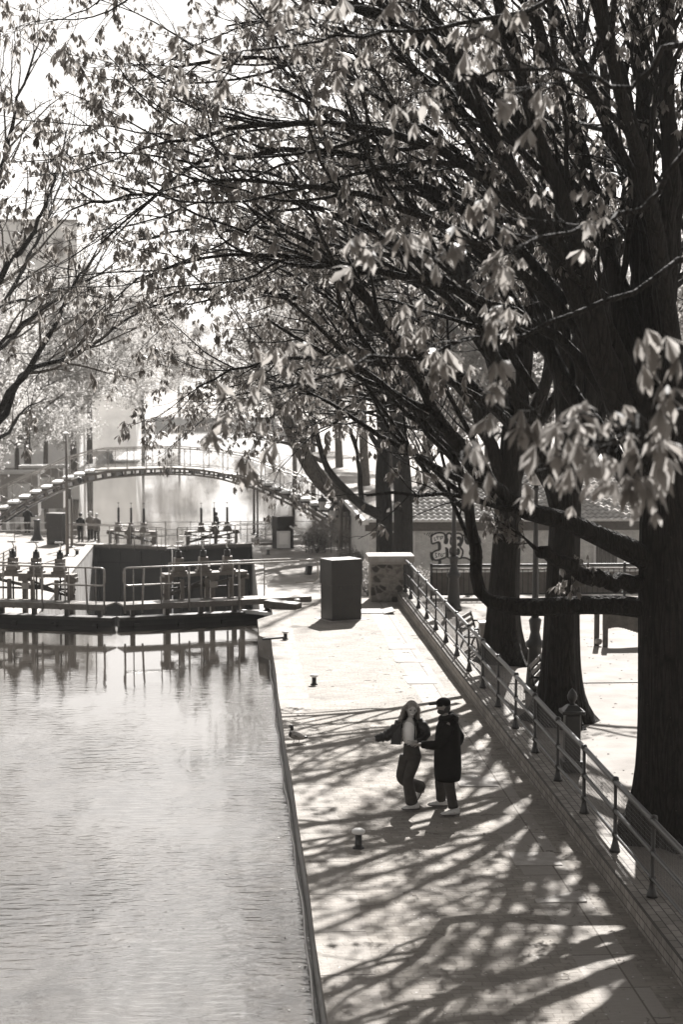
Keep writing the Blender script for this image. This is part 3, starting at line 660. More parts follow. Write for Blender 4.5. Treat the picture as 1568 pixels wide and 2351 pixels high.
def chest_tree(loc, label, seed, trunk_pts, trunk_r, limbs, leaf_s=.15, per=2, cut=None, group='chestnut trees along the park fence', flare=1.45, keep=1.0, k2=6, k3=2):
    t = Tree(seed); t.k2, t.k3 = k2, k3
    root = thing('chestnut_tree', label, 'tree', loc, 0, group); org = np.array(loc, float); rng = t.rng
    tp = smooth_path(trunk_pts, 26) - org; zz = np.linspace(0, 1, 26)
    zabs = tp[:, 2] - tp[0, 2]
    rr = trunk_r * (1 - .42 * zz) * (1 + (flare - 1) * np.exp(-zabs / .45))
    T2 = Tubes(); k = 28; base = np.array([[1 + .07 * math.sin(3 * a + seed) + .05 * math.sin(5 * a + seed * 2) + .03 * math.sin(9 * a) for a in np.arange(k) * 2 * math.pi / k]])
    T2.add(tp, rr, k); V = T2.V[0].reshape(26, k, 3); ce = tp[:, None, :]; amp = base[:, :, None] ** (1 + 2.5 * np.exp(-zabs / .5))[:, None, None]
    T2.V[0] = (ce + (V - ce) * amp).reshape(-1, 3)
    for L in limbs:
        pts = smooth_path(L['p'], 22) - org
        pts[3:-1] += rng.normal(0, .02, (18, 3)); pts[4:-1] += np.cumsum(rng.normal(0, .028, (17, 3)), 0) * np.linspace(0, 1, 17)[:, None]
        t.limb(pts, L['r'], L.get('r1', L['r'] * .25), 10, L.get('kids', 9), L.get('lo', .25), L.get('len', 3.2), L.get('bias', (-.3, 0, .05)), 1, .035)
    T2.V += t.limbs.V; off = T2.n; T2.F += [f + off for f in t.limbs.F]; T2.n += t.limbs.n
    T2.build('trunk', MAT['bark'], root); t.twigs.build('branches', MAT['bark'], root)
    tips = np.array(t.tips); dr = np.array(t.tipdir)
    kp = rng.random(len(tips)) < keep
    if cut is not None: kp &= cut(tips + org)
    tips, dr = tips[kp], dr[kp]
    P_, S_ = [], []; sz = rng.uniform(.6, 1.25, len(tips))
    for q in range(per):
        P_.append(tips + rng.normal(0, .055, tips.shape) + dr * .1); S_.append(leaf_s * sz * rng.uniform(.75, 1.15, len(tips)))
    tm = [leaf_template('mid' if leaf_s < .17 else 'big', rng, .85 + .14 * i) for i in range(5)]
    scatter('crown', tm, np.concatenate(P_), np.concatenate(S_), MAT['leaf'], root, rng, .28)
    print('leaves', name_(label), len(tips) * per)
    return root, len(tips)

def G(pix, Y0, Y1=None, z=None):
    """limb guide: picture positions read at the depth of the tree, spreading from depth Y0 to Y1"""
    n = len(pix); Y1 = Y0 if Y1 is None else Y1
    return [PY(x, y, Y0 + (Y1 - Y0) * i / (n - 1)) for i, (x, y) in enumerate(pix)]
TX = 6.75
# first tree of the row (trunk at the right edge of the picture)
YA = P(1549, 1930).y
A = [
 dict(p=G([(1500, 1400), (1400, 1388), (1250, 1392), (1150, 1385), (1100, 1340), (1090, 1230), (1075, 1120), (1020, 1000), (930, 880), (840, 760), (770, 640)], YA, YA + 1), r=.165, r1=.03, lo=.45, kids=9),
 dict(p=G([(1500, 1290), (1420, 1250), (1310, 1205), (1210, 1175), (1120, 1100), (1040, 1010), (960, 880), (860, 730), (740, 600), (600, 520)], YA, YA - 1.5), r=.20, r1=.025, lo=.3, kids=12),
 dict(p=G([(1480, 1340), (1400, 1335), (1330, 1310), (1260, 1268)], YA, YA - .8), r=.14, r1=.09, lo=.9, kids=3, len=1.2),
 dict(p=G([(1500, 1180), (1420, 1060), (1330, 930), (1220, 760), (1110, 600), (980, 440), (830, 300), (640, 200)], YA, YA + 2), r=.19, r1=.025, kids=12),
 dict(p=G([(1500, 1120), (1420, 950), (1350, 760), (1260, 560), (1150, 350), (1030, 170), (900, 30), (760, -60)], YA, YA - 2), r=.18, r1=.03, kids=12),
 dict(p=G([(1505, 1050), (1450, 850), (1400, 600), (1340, 380), (1270, 180), (1180, 0), (1060, -160)], YA, YA + 1), r=.17, r1=.04, kids=10),
 dict(p=G([(1500, 1000), (1400, 760), (1280, 560), (1130, 420), (950, 330), (750, 290), (520, 310), (330, 340)], YA, YA - 2.6), r=.14, r1=.014, kids=14, lo=.3, bias=(-.2, 0, -.02)),
 dict(p=G([(1500, 900), (1430, 660), (1300, 430), (1140, 280), (940, 190), (700, 150), (480, 150), (300, 190)], YA, YA + 3), r=.13, r1=.014, kids=14, lo=.3, bias=(-.2, 0, -.02)),
 dict(p=G([(1420, 950), (1300, 790), (1130, 700), (930, 640), (720, 600), (500, 590), (310, 640)], YA, YA - 1.0), r=.10, r1=.012, kids=13, lo=.3, bias=(-.2, 0, -.05)),
 dict(p=G([(1240, 800), (1080, 690), (900, 560), (700, 470), (480, 440), (280, 450), (150, 490)], YA + 1, YA + 3), r=.09, r1=.012, kids=13, lo=.25, bias=(-.2, 0, -.03)),
 dict(p=G([(1505, 800), (1480, 500), (1440, 250), (1380, 0), (1300, -250)], YA, YA + 1.5), r=.15, r1=.05, kids=9),
 dict(p=G([(1530, 700), (1560, 450), (1580, 200), (1610, -100)], YA, YA - 1), r=.15, r1=.05, kids=8, bias=(0, 0, .1)),
 dict(p=G([(1400, 560), (1240, 330), (1050, 130), (820, 20), (600, -30), (380, -20), (220, 10)], YA, YA - 1.2), r=.12, r1=.013, kids=14, lo=.3, bias=(-.2, 0, 0)),
 dict(p=G([(1370, 800), (1210, 640), (1010, 520), (800, 440), (610, 400), (420, 400)], YA, YA - 3.4), r=.09, r1=.012, kids=11, lo=.3, bias=(-.2, 0, -.02)),
]
A += [
 dict(p=G([(1530, 1130), (1500, 960), (1470, 760), (1460, 520), (1470, 260), (1450, 0), (1440, -200)], YA, YA + 1.2), r=.22, r1=.07, kids=9, bias=(0, 0, .1)),
 dict(p=G([(1540, 1130), (1545, 900), (1530, 650), (1540, 400), (1520, 150), (1530, -100)], YA, YA - 1.2), r=.23, r1=.08, kids=9, bias=(-.1, 0, .1)),
 dict(p=G([(1550, 1130), (1590, 900), (1620, 600), (1640, 200), (1680, -200)], YA, YA), r=.24, r1=.08, kids=8, bias=(.1, 0, .1)),
 dict(p=G([(1520, 1130), (1450, 960), (1390, 800), (1345, 620), (1290, 430), (1220, 230), (1180, 30), (1150, -150)], YA, YA - 1.8), r=.19, r1=.05, kids=10),
 dict(p=G([(1440, 900), (1350, 700), (1250, 500), (1140, 330), (1000, 200), (840, 100), (680, 60), (520, 60)], YA, YA + 1.6), r=.12, r1=.013, kids=13, bias=(-.2, 0, 0)),
 dict(p=G([(1300, 700), (1180, 560), (1040, 470), (880, 380), (700, 350), (500, 370), (380, 420), (230, 560)], YA, YA + .6), r=.10, r1=.012, kids=13, bias=(-.2, 0, -.03)),
]
def side(Y, z0, spec, r0=.17):
    return [dict(p=[(6.75, Y, z0), (6.75 + dx * .3, Y + dy * .3, z0 + dz * .45), (6.75 + dx * .7, Y + dy * .75, z0 + dz * .8), (6.75 + dx, Y + dy, z0 + dz)], r=r0, r1=.03, kids=9, len=3.6, bias=(.1, 0, .05)) for dx, dy, dz in spec]
A += side(YA, 5.0, [(6, 2, 5), (4, -4, 7), (3, 3, 9), (-2, 4, 9), (-3, -3, 8.5)])
rtA, nA = chest_tree(P(1549, 1930), 'big dark chestnut tree nearest the camera, filling the right edge with a low horizontal bough', 3,
    [P(1549, 1930), PY(1547, 1700, YA), PY(1540, 1400, YA), PY(1535, 1250, YA), PY(1530, 1100, YA), PY(1520, 980, YA)], .50, A, .15, 3, keep=.5)
# second
YB = P(1290, 1660).y
B = [
 dict(p=G([(1290, 1200), (1250, 1050), (1180, 900), (1080, 740), (960, 610), (820, 500), (660, 430), (480, 400)], YB, YB - 1), r=.19, r1=.02, kids=13),
 dict(p=G([(1285, 1150), (1200, 1010), (1080, 880), (940, 790), (780, 720), (600, 680), (420, 680), (300, 720)], YB, YB + 1.5), r=.16, r1=.014, kids=14, bias=(-.2, 0, -.03)),
 dict(p=G([(1300, 1100), (1290, 900), (1240, 700), (1150, 500), (1020, 330), (870, 180)], YB, YB + 2), r=.18, r1=.03, kids=11),
 dict(p=G([(1310, 1050), (1330, 800), (1310, 550), (1250, 300), (1160, 80)], YB, YB - 1), r=.17, r1=.04, kids=10),
 dict(p=G([(1310, 1120), (1380, 860), (1400, 560), (1390, 250), (1360, -50)], YB, YB + 1), r=.22, r1=.06, kids=9, bias=(0, 0, .1)),
 dict(p=G([(1305, 1120), (1300, 850), (1270, 560), (1260, 250), (1230, -50)], YB, YB - .5), r=.20, r1=.06, kids=9, bias=(-.1, 0, .1)),
 dict(p=G([(1310, 1100), (1350, 850), (1345, 560), (1330, 250), (1330, -50)], YB, YB + 2), r=.18, r1=.06, kids=9, bias=(0, 0, .1)),
 dict(p=G([(1230, 900), (1130, 760), (1000, 660), (840, 590), (680, 560), (520, 600)], YB, YB + .5), r=.10, r1=.012, kids=12, bias=(-.2, 0, -.03)),
 dict(p=G([(1240, 1040), (1120, 930), (990, 860), (850, 830), (700, 820), (560, 850), (450, 890)], YB, YB - 2), r=.10, r1=.012, kids=12, lo=.3, bias=(-.2, 0, -.06)),
 dict(p=G([(1180, 900), (1040, 720), (860, 600), (660, 540), (460, 530), (280, 560)], YB, YB + 2), r=.10, r1=.012, kids=12, lo=.3, bias=(-.2, 0, -.03)),
]
B += side(YB, 5.0, [(6, -2, 5), (5, 3, 7), (2, -1, 9.5), (-3, 2, 9.5)])
rtB, nB = chest_tree(P(1290, 1660), 'second chestnut trunk behind the fence, rising behind the finial topped iron post', 11,
    [P(1290, 1660), PY(1290, 1500, YB), PY(1295, 1300, YB), PY(1305, 1050, YB), PY(1310, 950, YB)], .40, B, .15, 3, keep=.62, flare=1.6)
YC = P(1160, 1520).y
C = [
 dict(p=G([(1160, 1130), (1120, 1000), (1050, 880), (960, 790), (850, 720), (720, 670), (580, 660)], YC, YC - 1), r=.19, r1=.02, kids=12),
 dict(p=G([(1160, 1180), (1080, 1070), (980, 980), (870, 920), (740, 890), (620, 890), (500, 930)], YC, YC + 1), r=.15, r1=.014, kids=13, bias=(-.2, 0, -.05)),
 dict(p=G([(1165, 1100), (1170, 900), (1130, 700), (1050, 500), (950, 350)], YC, YC + 2), r=.18, r1=.03, kids=10),
 dict(p=G([(1170, 1050), (1210, 850), (1220, 600), (1200, 350), (1150, 100)], YC, YC - 1), r=.17, r1=.04, kids=9),
 dict(p=G([(1175, 1120), (1200, 880), (1150, 600), (1110, 350), (1080, 150)], YC, YC + .5), r=.20, r1=.05, kids=10, bias=(-.1, 0, .1)),
 dict(p=G([(1180, 1100), (1250, 900), (1290, 650), (1290, 400), (1280, 200)], YC, YC + 1), r=.19, r1=.05, kids=9, bias=(0, 0, .1)),
 dict(p=G([(1120, 950), (1020, 800), (900, 700), (780, 620), (640, 600), (500, 640), (400, 720)], YC, YC + 2.5), r=.11, r1=.012, kids=13, bias=(-.2, 0, -.03)),
 dict(p=G([(1110, 1060), (1000, 960), (880, 930), (760, 960), (660, 1010)], YC, YC - 1.5), r=.09, r1=.01, kids=9, lo=.3, bias=(-.2, 0, -.12)),
]
C += side(YC, 5.0, [(6, 2, 5), (4, -3, 7), (2, 2, 10), (-4, 2, 10), (-3, 4, 8)])
rtC, nC = chest_tree(P(1160, 1520), 'third chestnut trunk behind the fence, left of the dark lamp post', 23,
    [P(1160, 1520), PY(1158, 1400, YC), PY(1165, 1250, YC), PY(1172, 1100, YC), PY(1178, 980, YC)], .41, C, .15, 3, keep=.62, flare=1.5)
# farther pair of trunks
YD = 74
for k, (xb, yb, tp, dd, rad, lb) in enumerate([
  (925, 1262, [(925, 1262), (925, 1150), (918, 1020), (910, 900), (905, 700)],
   [dict(p=G([(915, 1010), (890, 900), (840, 800), (770, 720), (680, 670), (560, 650)], YD, YD - 1), r=.18, r1=.02, kids=11, len=3.8),
    dict(p=G([(912, 960), (870, 720), (800, 480), (720, 260), (600, 80)], YD, YD + 2), r=.22, r1=.04, kids=13, len=5.0, bias=(-.1, 0, 0)),
    dict(p=G([(908, 900), (930, 640), (930, 380), (900, 120), (860, -80)], YD, YD - 2), r=.22, r1=.04, kids=12, len=5.0, bias=(0, 0, .1)),
    dict(p=G([(908, 940), (1000, 720), (1080, 520), (1150, 300), (1200, 100)], YD, YD), r=.2, r1=.04, kids=11, len=4.6, bias=(.1, 0, 0)),
    dict(p=G([(925, 1160), (965, 1130), (985, 1070), (1010, 1000), (1010, 900)], YD, YD - 1), r=.13, r1=.03, kids=7),
    dict(p=G([(910, 980), (960, 850), (1000, 740), (1020, 600)], YD, YD + 1), r=.15, r1=.03, kids=9, bias=(0, 0, .1))], .42, 'dark chestnut trunk standing right behind the stone pier'),
  (884, 1262, [(884, 1262), (882, 1180), (878, 1100), (880, 1000), (870, 860)],
   [dict(p=G([(870, 1180), (830, 1160), (790, 1120), (755, 1080), (738, 1030), (720, 960), (690, 900), (620, 860), (540, 850)], YD, YD - 2), r=.24, r1=.02, lo=.4, kids=9, len=3.8, bias=(-.3, 0, 0)),
    dict(p=G([(830, 1150), (825, 1080), (815, 1010), (790, 950), (740, 880)], YD, YD - 1), r=.13, r1=.02, kids=7, len=3),
    dict(p=G([(872, 940), (800, 760), (700, 600), (590, 450), (480, 330)], YD, YD + 1), r=.2, r1=.03, kids=13, len=4.6, bias=(-.2, 0, 0)),
    dict(p=G([(870, 880), (820, 640), (760, 420), (660, 220), (560, 60)], YD, YD + 3), r=.2, r1=.03, kids=12, len=4.8, bias=(-.1, 0, .05)),
    dict(p=G([(878, 1040), (820, 960), (740, 910), (640, 890), (560, 930), (500, 960)], YD, YD + 2), r=.13, r1=.012, kids=11, len=3.4, bias=(-.2, 0, -.1))], .38, 'mossy forked chestnut trunk just left of the darker one behind the stone pier')]):
    base = PY(xb, yb, YD + k); base.z = ZL
    chest_tree(base, lb, 31 + k, [base] + [PY(x, y, YD + k) for x, y in tp[1:]], rad, dd, .165, 3, flare=1.3)
# tree whose trunk stands out of frame on the right; its outer twigs hang across the top and right of the picture
YE = 15.5
E0 = lambda z: Vector((6.8, YE, z))
E = [dict(p=[E0(4.6)] + G([(1640, 930), (1540, 985), (1430, 1000), (1290, 985), (1170, 1010), (1060, 1060)], 11.5, 9.6), r=.030, r1=.006, kids=4, lo=.45, len=.7, bias=(-.2, 0, -.1)),
     dict(p=[E0(4.6)] + G([(1700, 900), (1600, 945), (1520, 965), (1440, 1000), (1385, 1040)], 10.5, 8.8), r=.03, r1=.005, kids=8, lo=.5, len=.5, bias=(-.1, 0, -.15)),
     dict(p=[E0(5.6)] + G([(1700, 380), (1500, 470), (1330, 540), (1180, 560), (1010, 600)], 13.5, 11.5), r=.034, r1=.006, kids=7, lo=.5, len=.8, bias=(-.3, 0, -.05)),
     dict(p=[E0(5.2)] + G([(1700, 620), (1450, 680), (1240, 740), (1040, 760), (860, 790), (700, 850)], 15, 13), r=.034, r1=.008, kids=7, lo=.5, len=.9, bias=(-.2, 0, 0)),
     dict(p=[E0(6.5)] + G([(1600, -60), (1250, 20), (950, 80), (720, 130), (500, 200)], 16, 14), r=.034, r1=.008, kids=9, lo=.45, len=1.1, bias=(-.2, 0, 0)),
     dict(p=[E0(6.5)] + G([(1650, 150), (1480, 220), (1300, 210), (1120, 240)], 13, 12), r=.034, r1=.008, kids=5, lo=.5, len=.9, bias=(-.2, 0, 0)),
     dict(p=[E0(6.9)] + [Vector(q) for q in ((6.0, YE + 2, 9.5), (4.4, YE + 2.5, 12.5), (2.6, YE + 2, 14.2), (.5, YE + 1, 14.5))], r=.13, r1=.015, kids=9, lo=.4, len=2.4, bias=(-.2, 0, 0)),
     dict(p=[E0(6.9)] + [Vector(q) for q in ((7.2, YE + 1, 10), (6.2, YE + 1.5, 13), (5.0, YE + 1, 16))], r=.2, r1=.03, kids=9, len=3.5, bias=(-.1, 0, .1))]
chest_tree((7.0, YE, 0), 'chestnut standing outside the right edge whose large leaves hang close to the camera', 47,
    [(7.0, YE, 0), (6.95, YE, 2), (6.85, YE, 4.5), (6.8, YE, 7), (6.9, YE, 8.5)], .42, E, .145, 2, keep=.68, k2=4, k3=0)
# bare tree on the left bank reaching into the frame
YL = 50
def bare_tree(base, label, seed, trunk, tr, limbs, leaf=0, k=(4, 1), name='bare_tree'):
    t = Tree(seed); t.k2, t.k3 = k; root = thing(name, label, 'tree', base, 0, 'trees on the left bank'); org = np.array(base, float)
    tp = smooth_path(trunk, 16) - org; T2 = Tubes(); T2.add(tp, tr * (1 - .5 * np.linspace(0, 1, 16)), 14)
    for L in limbs:
        pts = smooth_path(L['p'], 20) - org; pts[2:-1] += t.rng.normal(0, .035, (17, 3))
        t.limb(pts, L['r'], L.get('r1', .015), 8, L.get('kids', 10), L.get('lo', .2), L.get('len', 2.8), L.get('bias', (.2, 0, .1)), 1, .03)
    T2.V += t.limbs.V; T2.F += [f + T2.n for f in t.limbs.F]; T2.build('trunk', MAT['barkfar' if name == 'leaning_tree' else 'bark'], root); t.twigs.build('branches', MAT['barkfar'], root)  # twigs paler than bark: haze is painted into their grey
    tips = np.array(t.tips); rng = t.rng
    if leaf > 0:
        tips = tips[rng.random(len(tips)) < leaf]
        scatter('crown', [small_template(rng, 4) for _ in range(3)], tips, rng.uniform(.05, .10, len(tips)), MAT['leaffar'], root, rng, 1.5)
bl = Vector((-11.5, YL, 0))
bare_tree(bl, 'nearly bare tree leaning over the water from the left edge', 5, [bl, (-11.2, YL, 3), (-10.4, YL, 5.2), (-9.6, YL, 6.5)], .32, [
  dict(p=[(-10.8, YL, 4.2)] + G([(-120, 1080), (0, 957), (55, 857), (125, 827), (200, 800), (270, 750), (350, 700), (430, 665)], YL, YL + 2), r=.13, kids=14, len=2.6, lo=.35, bias=(.2, 0, -.05)),
  dict(p=G([(-60, 1000), (0, 940), (55, 857), (110, 765), (150, 700), (180, 640), (215, 590), (245, 520)], YL, YL), r=.12, kids=12, len=2.2, lo=.3),
  dict(p=[(-10.0, YL, 6.0)] + G([(-60, 860), (0, 790), (60, 735), (130, 690), (200, 650), (280, 590)], YL, YL - 1), r=.08, kids=10, len=2.0, lo=.3),
  dict(p=[(-10.4, YL, 5.5)] + G([(-80, 800), (-10, 650), (50, 565), (95, 490), (130, 400), (150, 300)], YL, YL + 1), r=.15, kids=12, len=2.6, lo=.3, bias=(.1, 0, .2)),
  dict(p=[(-10.4, YL, 6.5)] + G([(-90, 600), (-20, 450), (20, 330), (40, 240), (75, 130), (100, 60)], YL, YL - 1), r=.11, kids=12, len=2.2, lo=.3, bias=(.1, 0, .25)),
  dict(p=G([(-20, 700), (60, 690), (130, 670), (190, 668), (215, 680)], YL, YL + 1), r=.05, kids=7, len=1.2, lo=.3, bias=(.2, 0, 0)),
], .0)
# a little further tree with a crooked low bough
b2 = Vector((-14.6, 82, ZL))
bare_tree(b2, 'left bank tree with a crooked grey bough above the footbridge stairs', 6, [b2, (-14.6, 82, 0), (-14.4, 82, 3), (-14.2, 82, 7)], .30, [
  dict(p=[(-14.5, 82, 1.0)] + G([(-60, 1020), (0, 1005), (30, 980), (45, 950), (75, 930), (110, 915)], 82, 82), r=.15, kids=5, len=2.0),
  dict(p=[(-14.2, 82, 6.0)] + G([(0, 700), (60, 600), (110, 500), (150, 380), (170, 250)], 82, 80), r=.14, kids=11, len=4.0, bias=(0, 0, .2)),
  dict(p=[(-14.2, 82, 5.0)] + G([(0, 800), (80, 720), (170, 660), (260, 620), (340, 600)], 82, 84), r=.12, kids=11, len=3.6, bias=(.2, 0, .1)),
  dict(p=[(-14.2, 82, 7.0)] + G([(-60, 500), (-20, 300), (10, 100)], 82, 84), r=.14, kids=10, len=3.8, bias=(.1, 0, .2))], .25)

# leafy bank trees fading along the canal: one built per kind, copied
def leafy(label, seed, hgt, wid, n, ls, droop=.0):
    t = Tree(seed); rng = t.rng; t.k2, t.k3 = 5, 0; root = thing('bank_tree', label, 'tree', (0, 0, 0), 0, 'spring trees lining the canal banks')
    T2 = Tubes(); tp = smooth_path([(0, 0, 0), (.2, 0, hgt * .3), (-.1, .2, hgt * .6), (.1, 0, hgt * .92)], 12); T2.add(tp, .28 * (1 - .8 * np.linspace(0, 1, 12)) + .02, 10)
    for q in range(13):
        z = hgt * (.28 + .55 * q / 12); a = q * 2.4; d = np.array([math.cos(a), math.sin(a), .75]); L = wid * (1 - .4 * q / 12)
        pts = t.grow((0, 0, z), d, L, .1, 9, -.03 - droop, .09); t.limb(pts, .10, .02, 6, 7, .25, L * .5, (0, 0, .1 - droop))
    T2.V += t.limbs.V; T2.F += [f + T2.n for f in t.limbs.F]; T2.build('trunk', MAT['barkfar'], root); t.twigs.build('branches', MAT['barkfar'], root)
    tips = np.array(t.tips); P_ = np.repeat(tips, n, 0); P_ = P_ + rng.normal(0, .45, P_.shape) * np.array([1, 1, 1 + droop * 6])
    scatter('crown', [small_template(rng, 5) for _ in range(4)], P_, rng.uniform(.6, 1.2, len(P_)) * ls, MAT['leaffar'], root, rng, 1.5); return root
k1 = leafy('', 61, 15, 7.0, 13, .22); k2 = leafy('', 62, 17, 8.0, 13, .24, .06)
SP = [ # x, y, scale, kind, turn, label
 (-18.5, 104, .92, 0, 0, 'pale leafing tree on the left bank directly behind the footbridge stairs'),
 (-20.5, 122, 1.05, 1, 1, 'tall light tree left of the far canal basin, above the dark kiosk'),
 (-15.6, 140, 1.15, 0, 2, 'hazy tree overhanging the left edge of the far basin'),
 (-22, 150, 1.1, 1, 3, 'hazy tree behind the grey kiosk of the left promenade'),
 (-14.8, 172, 1.25, 0, 4, 'faint round tree on the left bank half way along the far basin'),
 (-16, 205, 1.3, 1, 5, 'faint tall tree on the left bank, before the distant lock'),
 (-14, 250, 1.3, 0, 1.5, 'very faint tree on the left bank near the distant lock'),
 (-15, 310, 1.3, 1, 2.5, 'palest tree on the left at the end of the canal'),
 (-18.2, 128, .72, 0, 3.3, 'small pale tree in front of the grey kiosk on the left promenade'),
 (-17.6, 150, .8, 1, 4.7, 'small hazy tree standing close to the water on the left bank'),
 (-18.0, 176, .9, 0, 5.5, 'low faint tree right at the left water edge'),
 (-21.5, 112, .8, 1, 0.6, 'low leafy tree behind the person pointing under the bridge'),
 (15.5, 108, 1.0, 0, 2.2, 'leafy tree right behind the tiled roof on the right'),
 (20.5, 116, 1.15, 1, 3.9, 'tall bright tree rising above the ridge of the hut'),
 (12.6, 118, 1.5, 1, 0.4, 'tree with bright leaves behind the right end of the footbridge'),
 (12.4, 138, 1.45, 0, 1.7, 'hazy tree on the right bank behind the leaning trunk'),
 (12.0, 162, 1.5, 1, 2.9, 'hazy tree on the right bank half way along the far basin'),
 (11.6, 195, 1.5, 0, 4.1, 'faint tree on the right bank beyond the middle of the basin'),
 (10.5, 235, 1.25, 1, 5.2, 'very faint tree on the right bank'),
 (10.0, 290, 1.3, 0, .9, 'palest tree on the right at the end of the canal'),
 (-12, 420, 1.3, 1, 2.2, 'ghostly tree left of the middle beyond the distant lock'),
 (10, 425, 1.3, 1, 4.4, 'ghostly tree right of the middle beyond the distant lock'),
 (22, 96, 1.0, 0, 2.0, 'leafy street tree behind the tiled hut on the right'),
 (33, 118, 1.2, 1, 1.0, 'tall street tree behind the parked van'),
 (17, 132, 1.1, 0, 3.0, 'leafy street tree seen between the chestnut stems above the hut'),
 (27, 72, 1.0, 1, 5.0, 'street tree beyond the park railing at the right'),
]
used = set()
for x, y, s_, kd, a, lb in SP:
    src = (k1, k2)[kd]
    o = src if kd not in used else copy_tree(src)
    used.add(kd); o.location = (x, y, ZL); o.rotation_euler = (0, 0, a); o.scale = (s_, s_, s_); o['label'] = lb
# leaning mossy trunk behind the bridge foot
b3 = PY(845, 1195, 98); b3.z = ZL
bare_tree(b3, 'thick pale trunk leaning left over the right end of the footbridge', 9, [b3, PY(845, 1195, 98), PY(790, 1150, 98), PY(730, 1095, 98), PY(690, 1030, 98), PY(655, 960, 98), PY(620, 890, 99)], .62,
  [dict(p=G([(700, 1040), (690, 970), (660, 900), (600, 850), (540, 820)], 98, 97), r=.25, kids=10, len=4, bias=(-.2, 0, .1)),
   dict(p=G([(655, 960), (600, 860), (560, 760), (520, 680)], 98, 100), r=.22, kids=9, len=4, bias=(-.1, 0, .1)),
   dict(p=G([(690, 1020), (720, 930), (760, 830), (790, 730)], 98, 100), r=.22, kids=9, len=4, bias=(0, 0, .1)),
   dict(p=G([(740, 1060), (640, 1010), (560, 985), (480, 960)], 98, 96), r=.12, kids=8, len=3, bias=(-.2, 0, -.1))], 1.0, name='leaning_tree')

# ------------------------------------------------------------------ distant things
def facade(name, label, x0, x1, y, z1, depth, rows, cols, wcol='plaster', mans=True):
    t = thing(name, label, 'building', ((x0 + x1) / 2, y, ZL)); W = x1 - x0; Hh = z1 - ZL
    MB().box((0, depth / 2, Hh / 2), (W, depth, Hh)).build('wall', MAT[wcol], t)
    if mans: MB().box((0, depth / 2, Hh + .9), (W - .2, depth - .2, 1.8), taper=.86).build('roof', MAT['gunmetal'], t)
    MB().box((0, -.12, Hh - .15), (W + .3, .3, .25)).build('cornice', MAT['coping'], t)
    k = 0
    for r_ in range(rows):
        for c in range(cols):
            if k >= 90: break
            u = -W / 2 + W * (c + .5) / cols; z = 2.2 + (Hh - 3.2) * (r_ + .4) / rows
            fr = MB().box((u, -.03, z), (1.3, .07, 2.1)).build('window', MAT['white'], t); MB().box((u, -.075, z), (1.0, .03, 1.85)).build('pane', MAT['coping'], fr); k += 1  # panes pale as well, haze over the windows put into their colour
    return t
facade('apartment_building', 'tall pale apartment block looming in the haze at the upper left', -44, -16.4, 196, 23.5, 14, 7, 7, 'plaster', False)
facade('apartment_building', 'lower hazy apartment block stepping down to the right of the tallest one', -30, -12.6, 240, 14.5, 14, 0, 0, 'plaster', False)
facade('apartment_building', 'pale street building behind the chestnut trunks at the right edge', 31, 62, 112, 13, 12, 4, 8)
dl = thing('distant_lock', 'hazy lock wall with a pale footway closing the far end of the basin', 'lock', (-3.5, 398, ZL))
MB().box((0, 0, -.3), (27, 2, 1.8)).build('wall', MAT['plaster'], dl); MB().box((0, -.4, .75), (27.5, 2.6, .35)).build('footway', MAT['white'], dl)
MB().box((-.5, -1.2, -.2), (9, .5, 1.6)).build('gate', MAT['steel'], dl)
for x in np.arange(-12, 12.1, 4): MB().box((x, -1.2, 1.4), (.1, .1, 1.0)).build('handrail_post', MAT['white'], dl)
MB().box((0, -1.2, 1.9), (26, .08, .06)).build('handrail', MAT['white'], dl)

# ------------------------------------------------------------------ hut with tiled roof and graffiti
YH = 84.0
c0 = PY(848, 1193, YH); hx0 = c0.x; ez = c0.z; HW = 13.0
hut = thing('tiled_hut', 'low brick lock keepers hut with a pale wavy tile roof and a graffiti tag', 'hut', (hx0, YH, ZL))
HH = ez - ZL - .15
MB().box((HW / 2, 7.0, HH / 2), (HW, 14, HH)).build('wall', MAT['hutbrick'], hut)
MB().box((HW / 2 - .05, -.12, HH - .16), (HW + .3, .35, .42)).build('fascia', MAT['wood'], hut)
MB().tube([(-.2, -.42, HH + .12), (HW + .2, -.42, HH + .12)], .07, 8).build('gutter', MAT['white'], hut, True)
MB().beam((-.2, -.4, HH + .05), (-.2, 14.4, HH + .05), .3, .22).build('gutter', MAT['white'], hut)
ridge_z, ridge_y = HH + 2.4, 7.0
m = MB(); rows, period = 17, .30
for r_ in range(rows):
    f0, f1 = r_ / rows, (r_ + 1.12) / rows
    y0, y1 = -.5 + (ridge_y + .5) * f0, -.5 + (ridge_y + .5) * f1; z0, z1 = HH + .05 + 2.4 * f0 + .11, HH + .05 + 2.4 * f1
    xl0, xl1 = -.3 + 5 * f0, -.3 + 5 * min(f1, 1); n = int((HW + .6) / (period / 6)); b = len(m.v)
    for i in range(n + 1):
        x = -.3 + (HW + .6) * i / n; x_ = max(x, xl0); w_ = .045 * math.sin(2 * math.pi * x / period)
        m.v += [(x_, y0, z0 + w_), (max(x, xl1), y1, z1 + w_), (x_, y0, z0 + w_ - .06)]
    for i in range(n): a = b + 3 * i; m.f += [(a, a + 3, a + 4, a + 1), (a + 2, a + 5, a + 3, a)]
m.build('tile_roof', M('pale_roof_tile', .5, .7, .3, 3, .3, .01), hut, True)
MB().add([(-.32, -.5, HH + .1), (-.32, 14.5, HH + .1), (4.65, 7.0, HH + 2.42), (HW + .3, 14.5, HH + .1), (HW + .3, -.5, HH + .1), (HW - 4.7, 7.0, HH + 2.42)],
         [(0, 2, 1), (1, 2, 5, 3), (3, 5, 4)]).build('roof_hip', M('mossy_tile', .16, .9, .5, 3, .6, .03), hut)
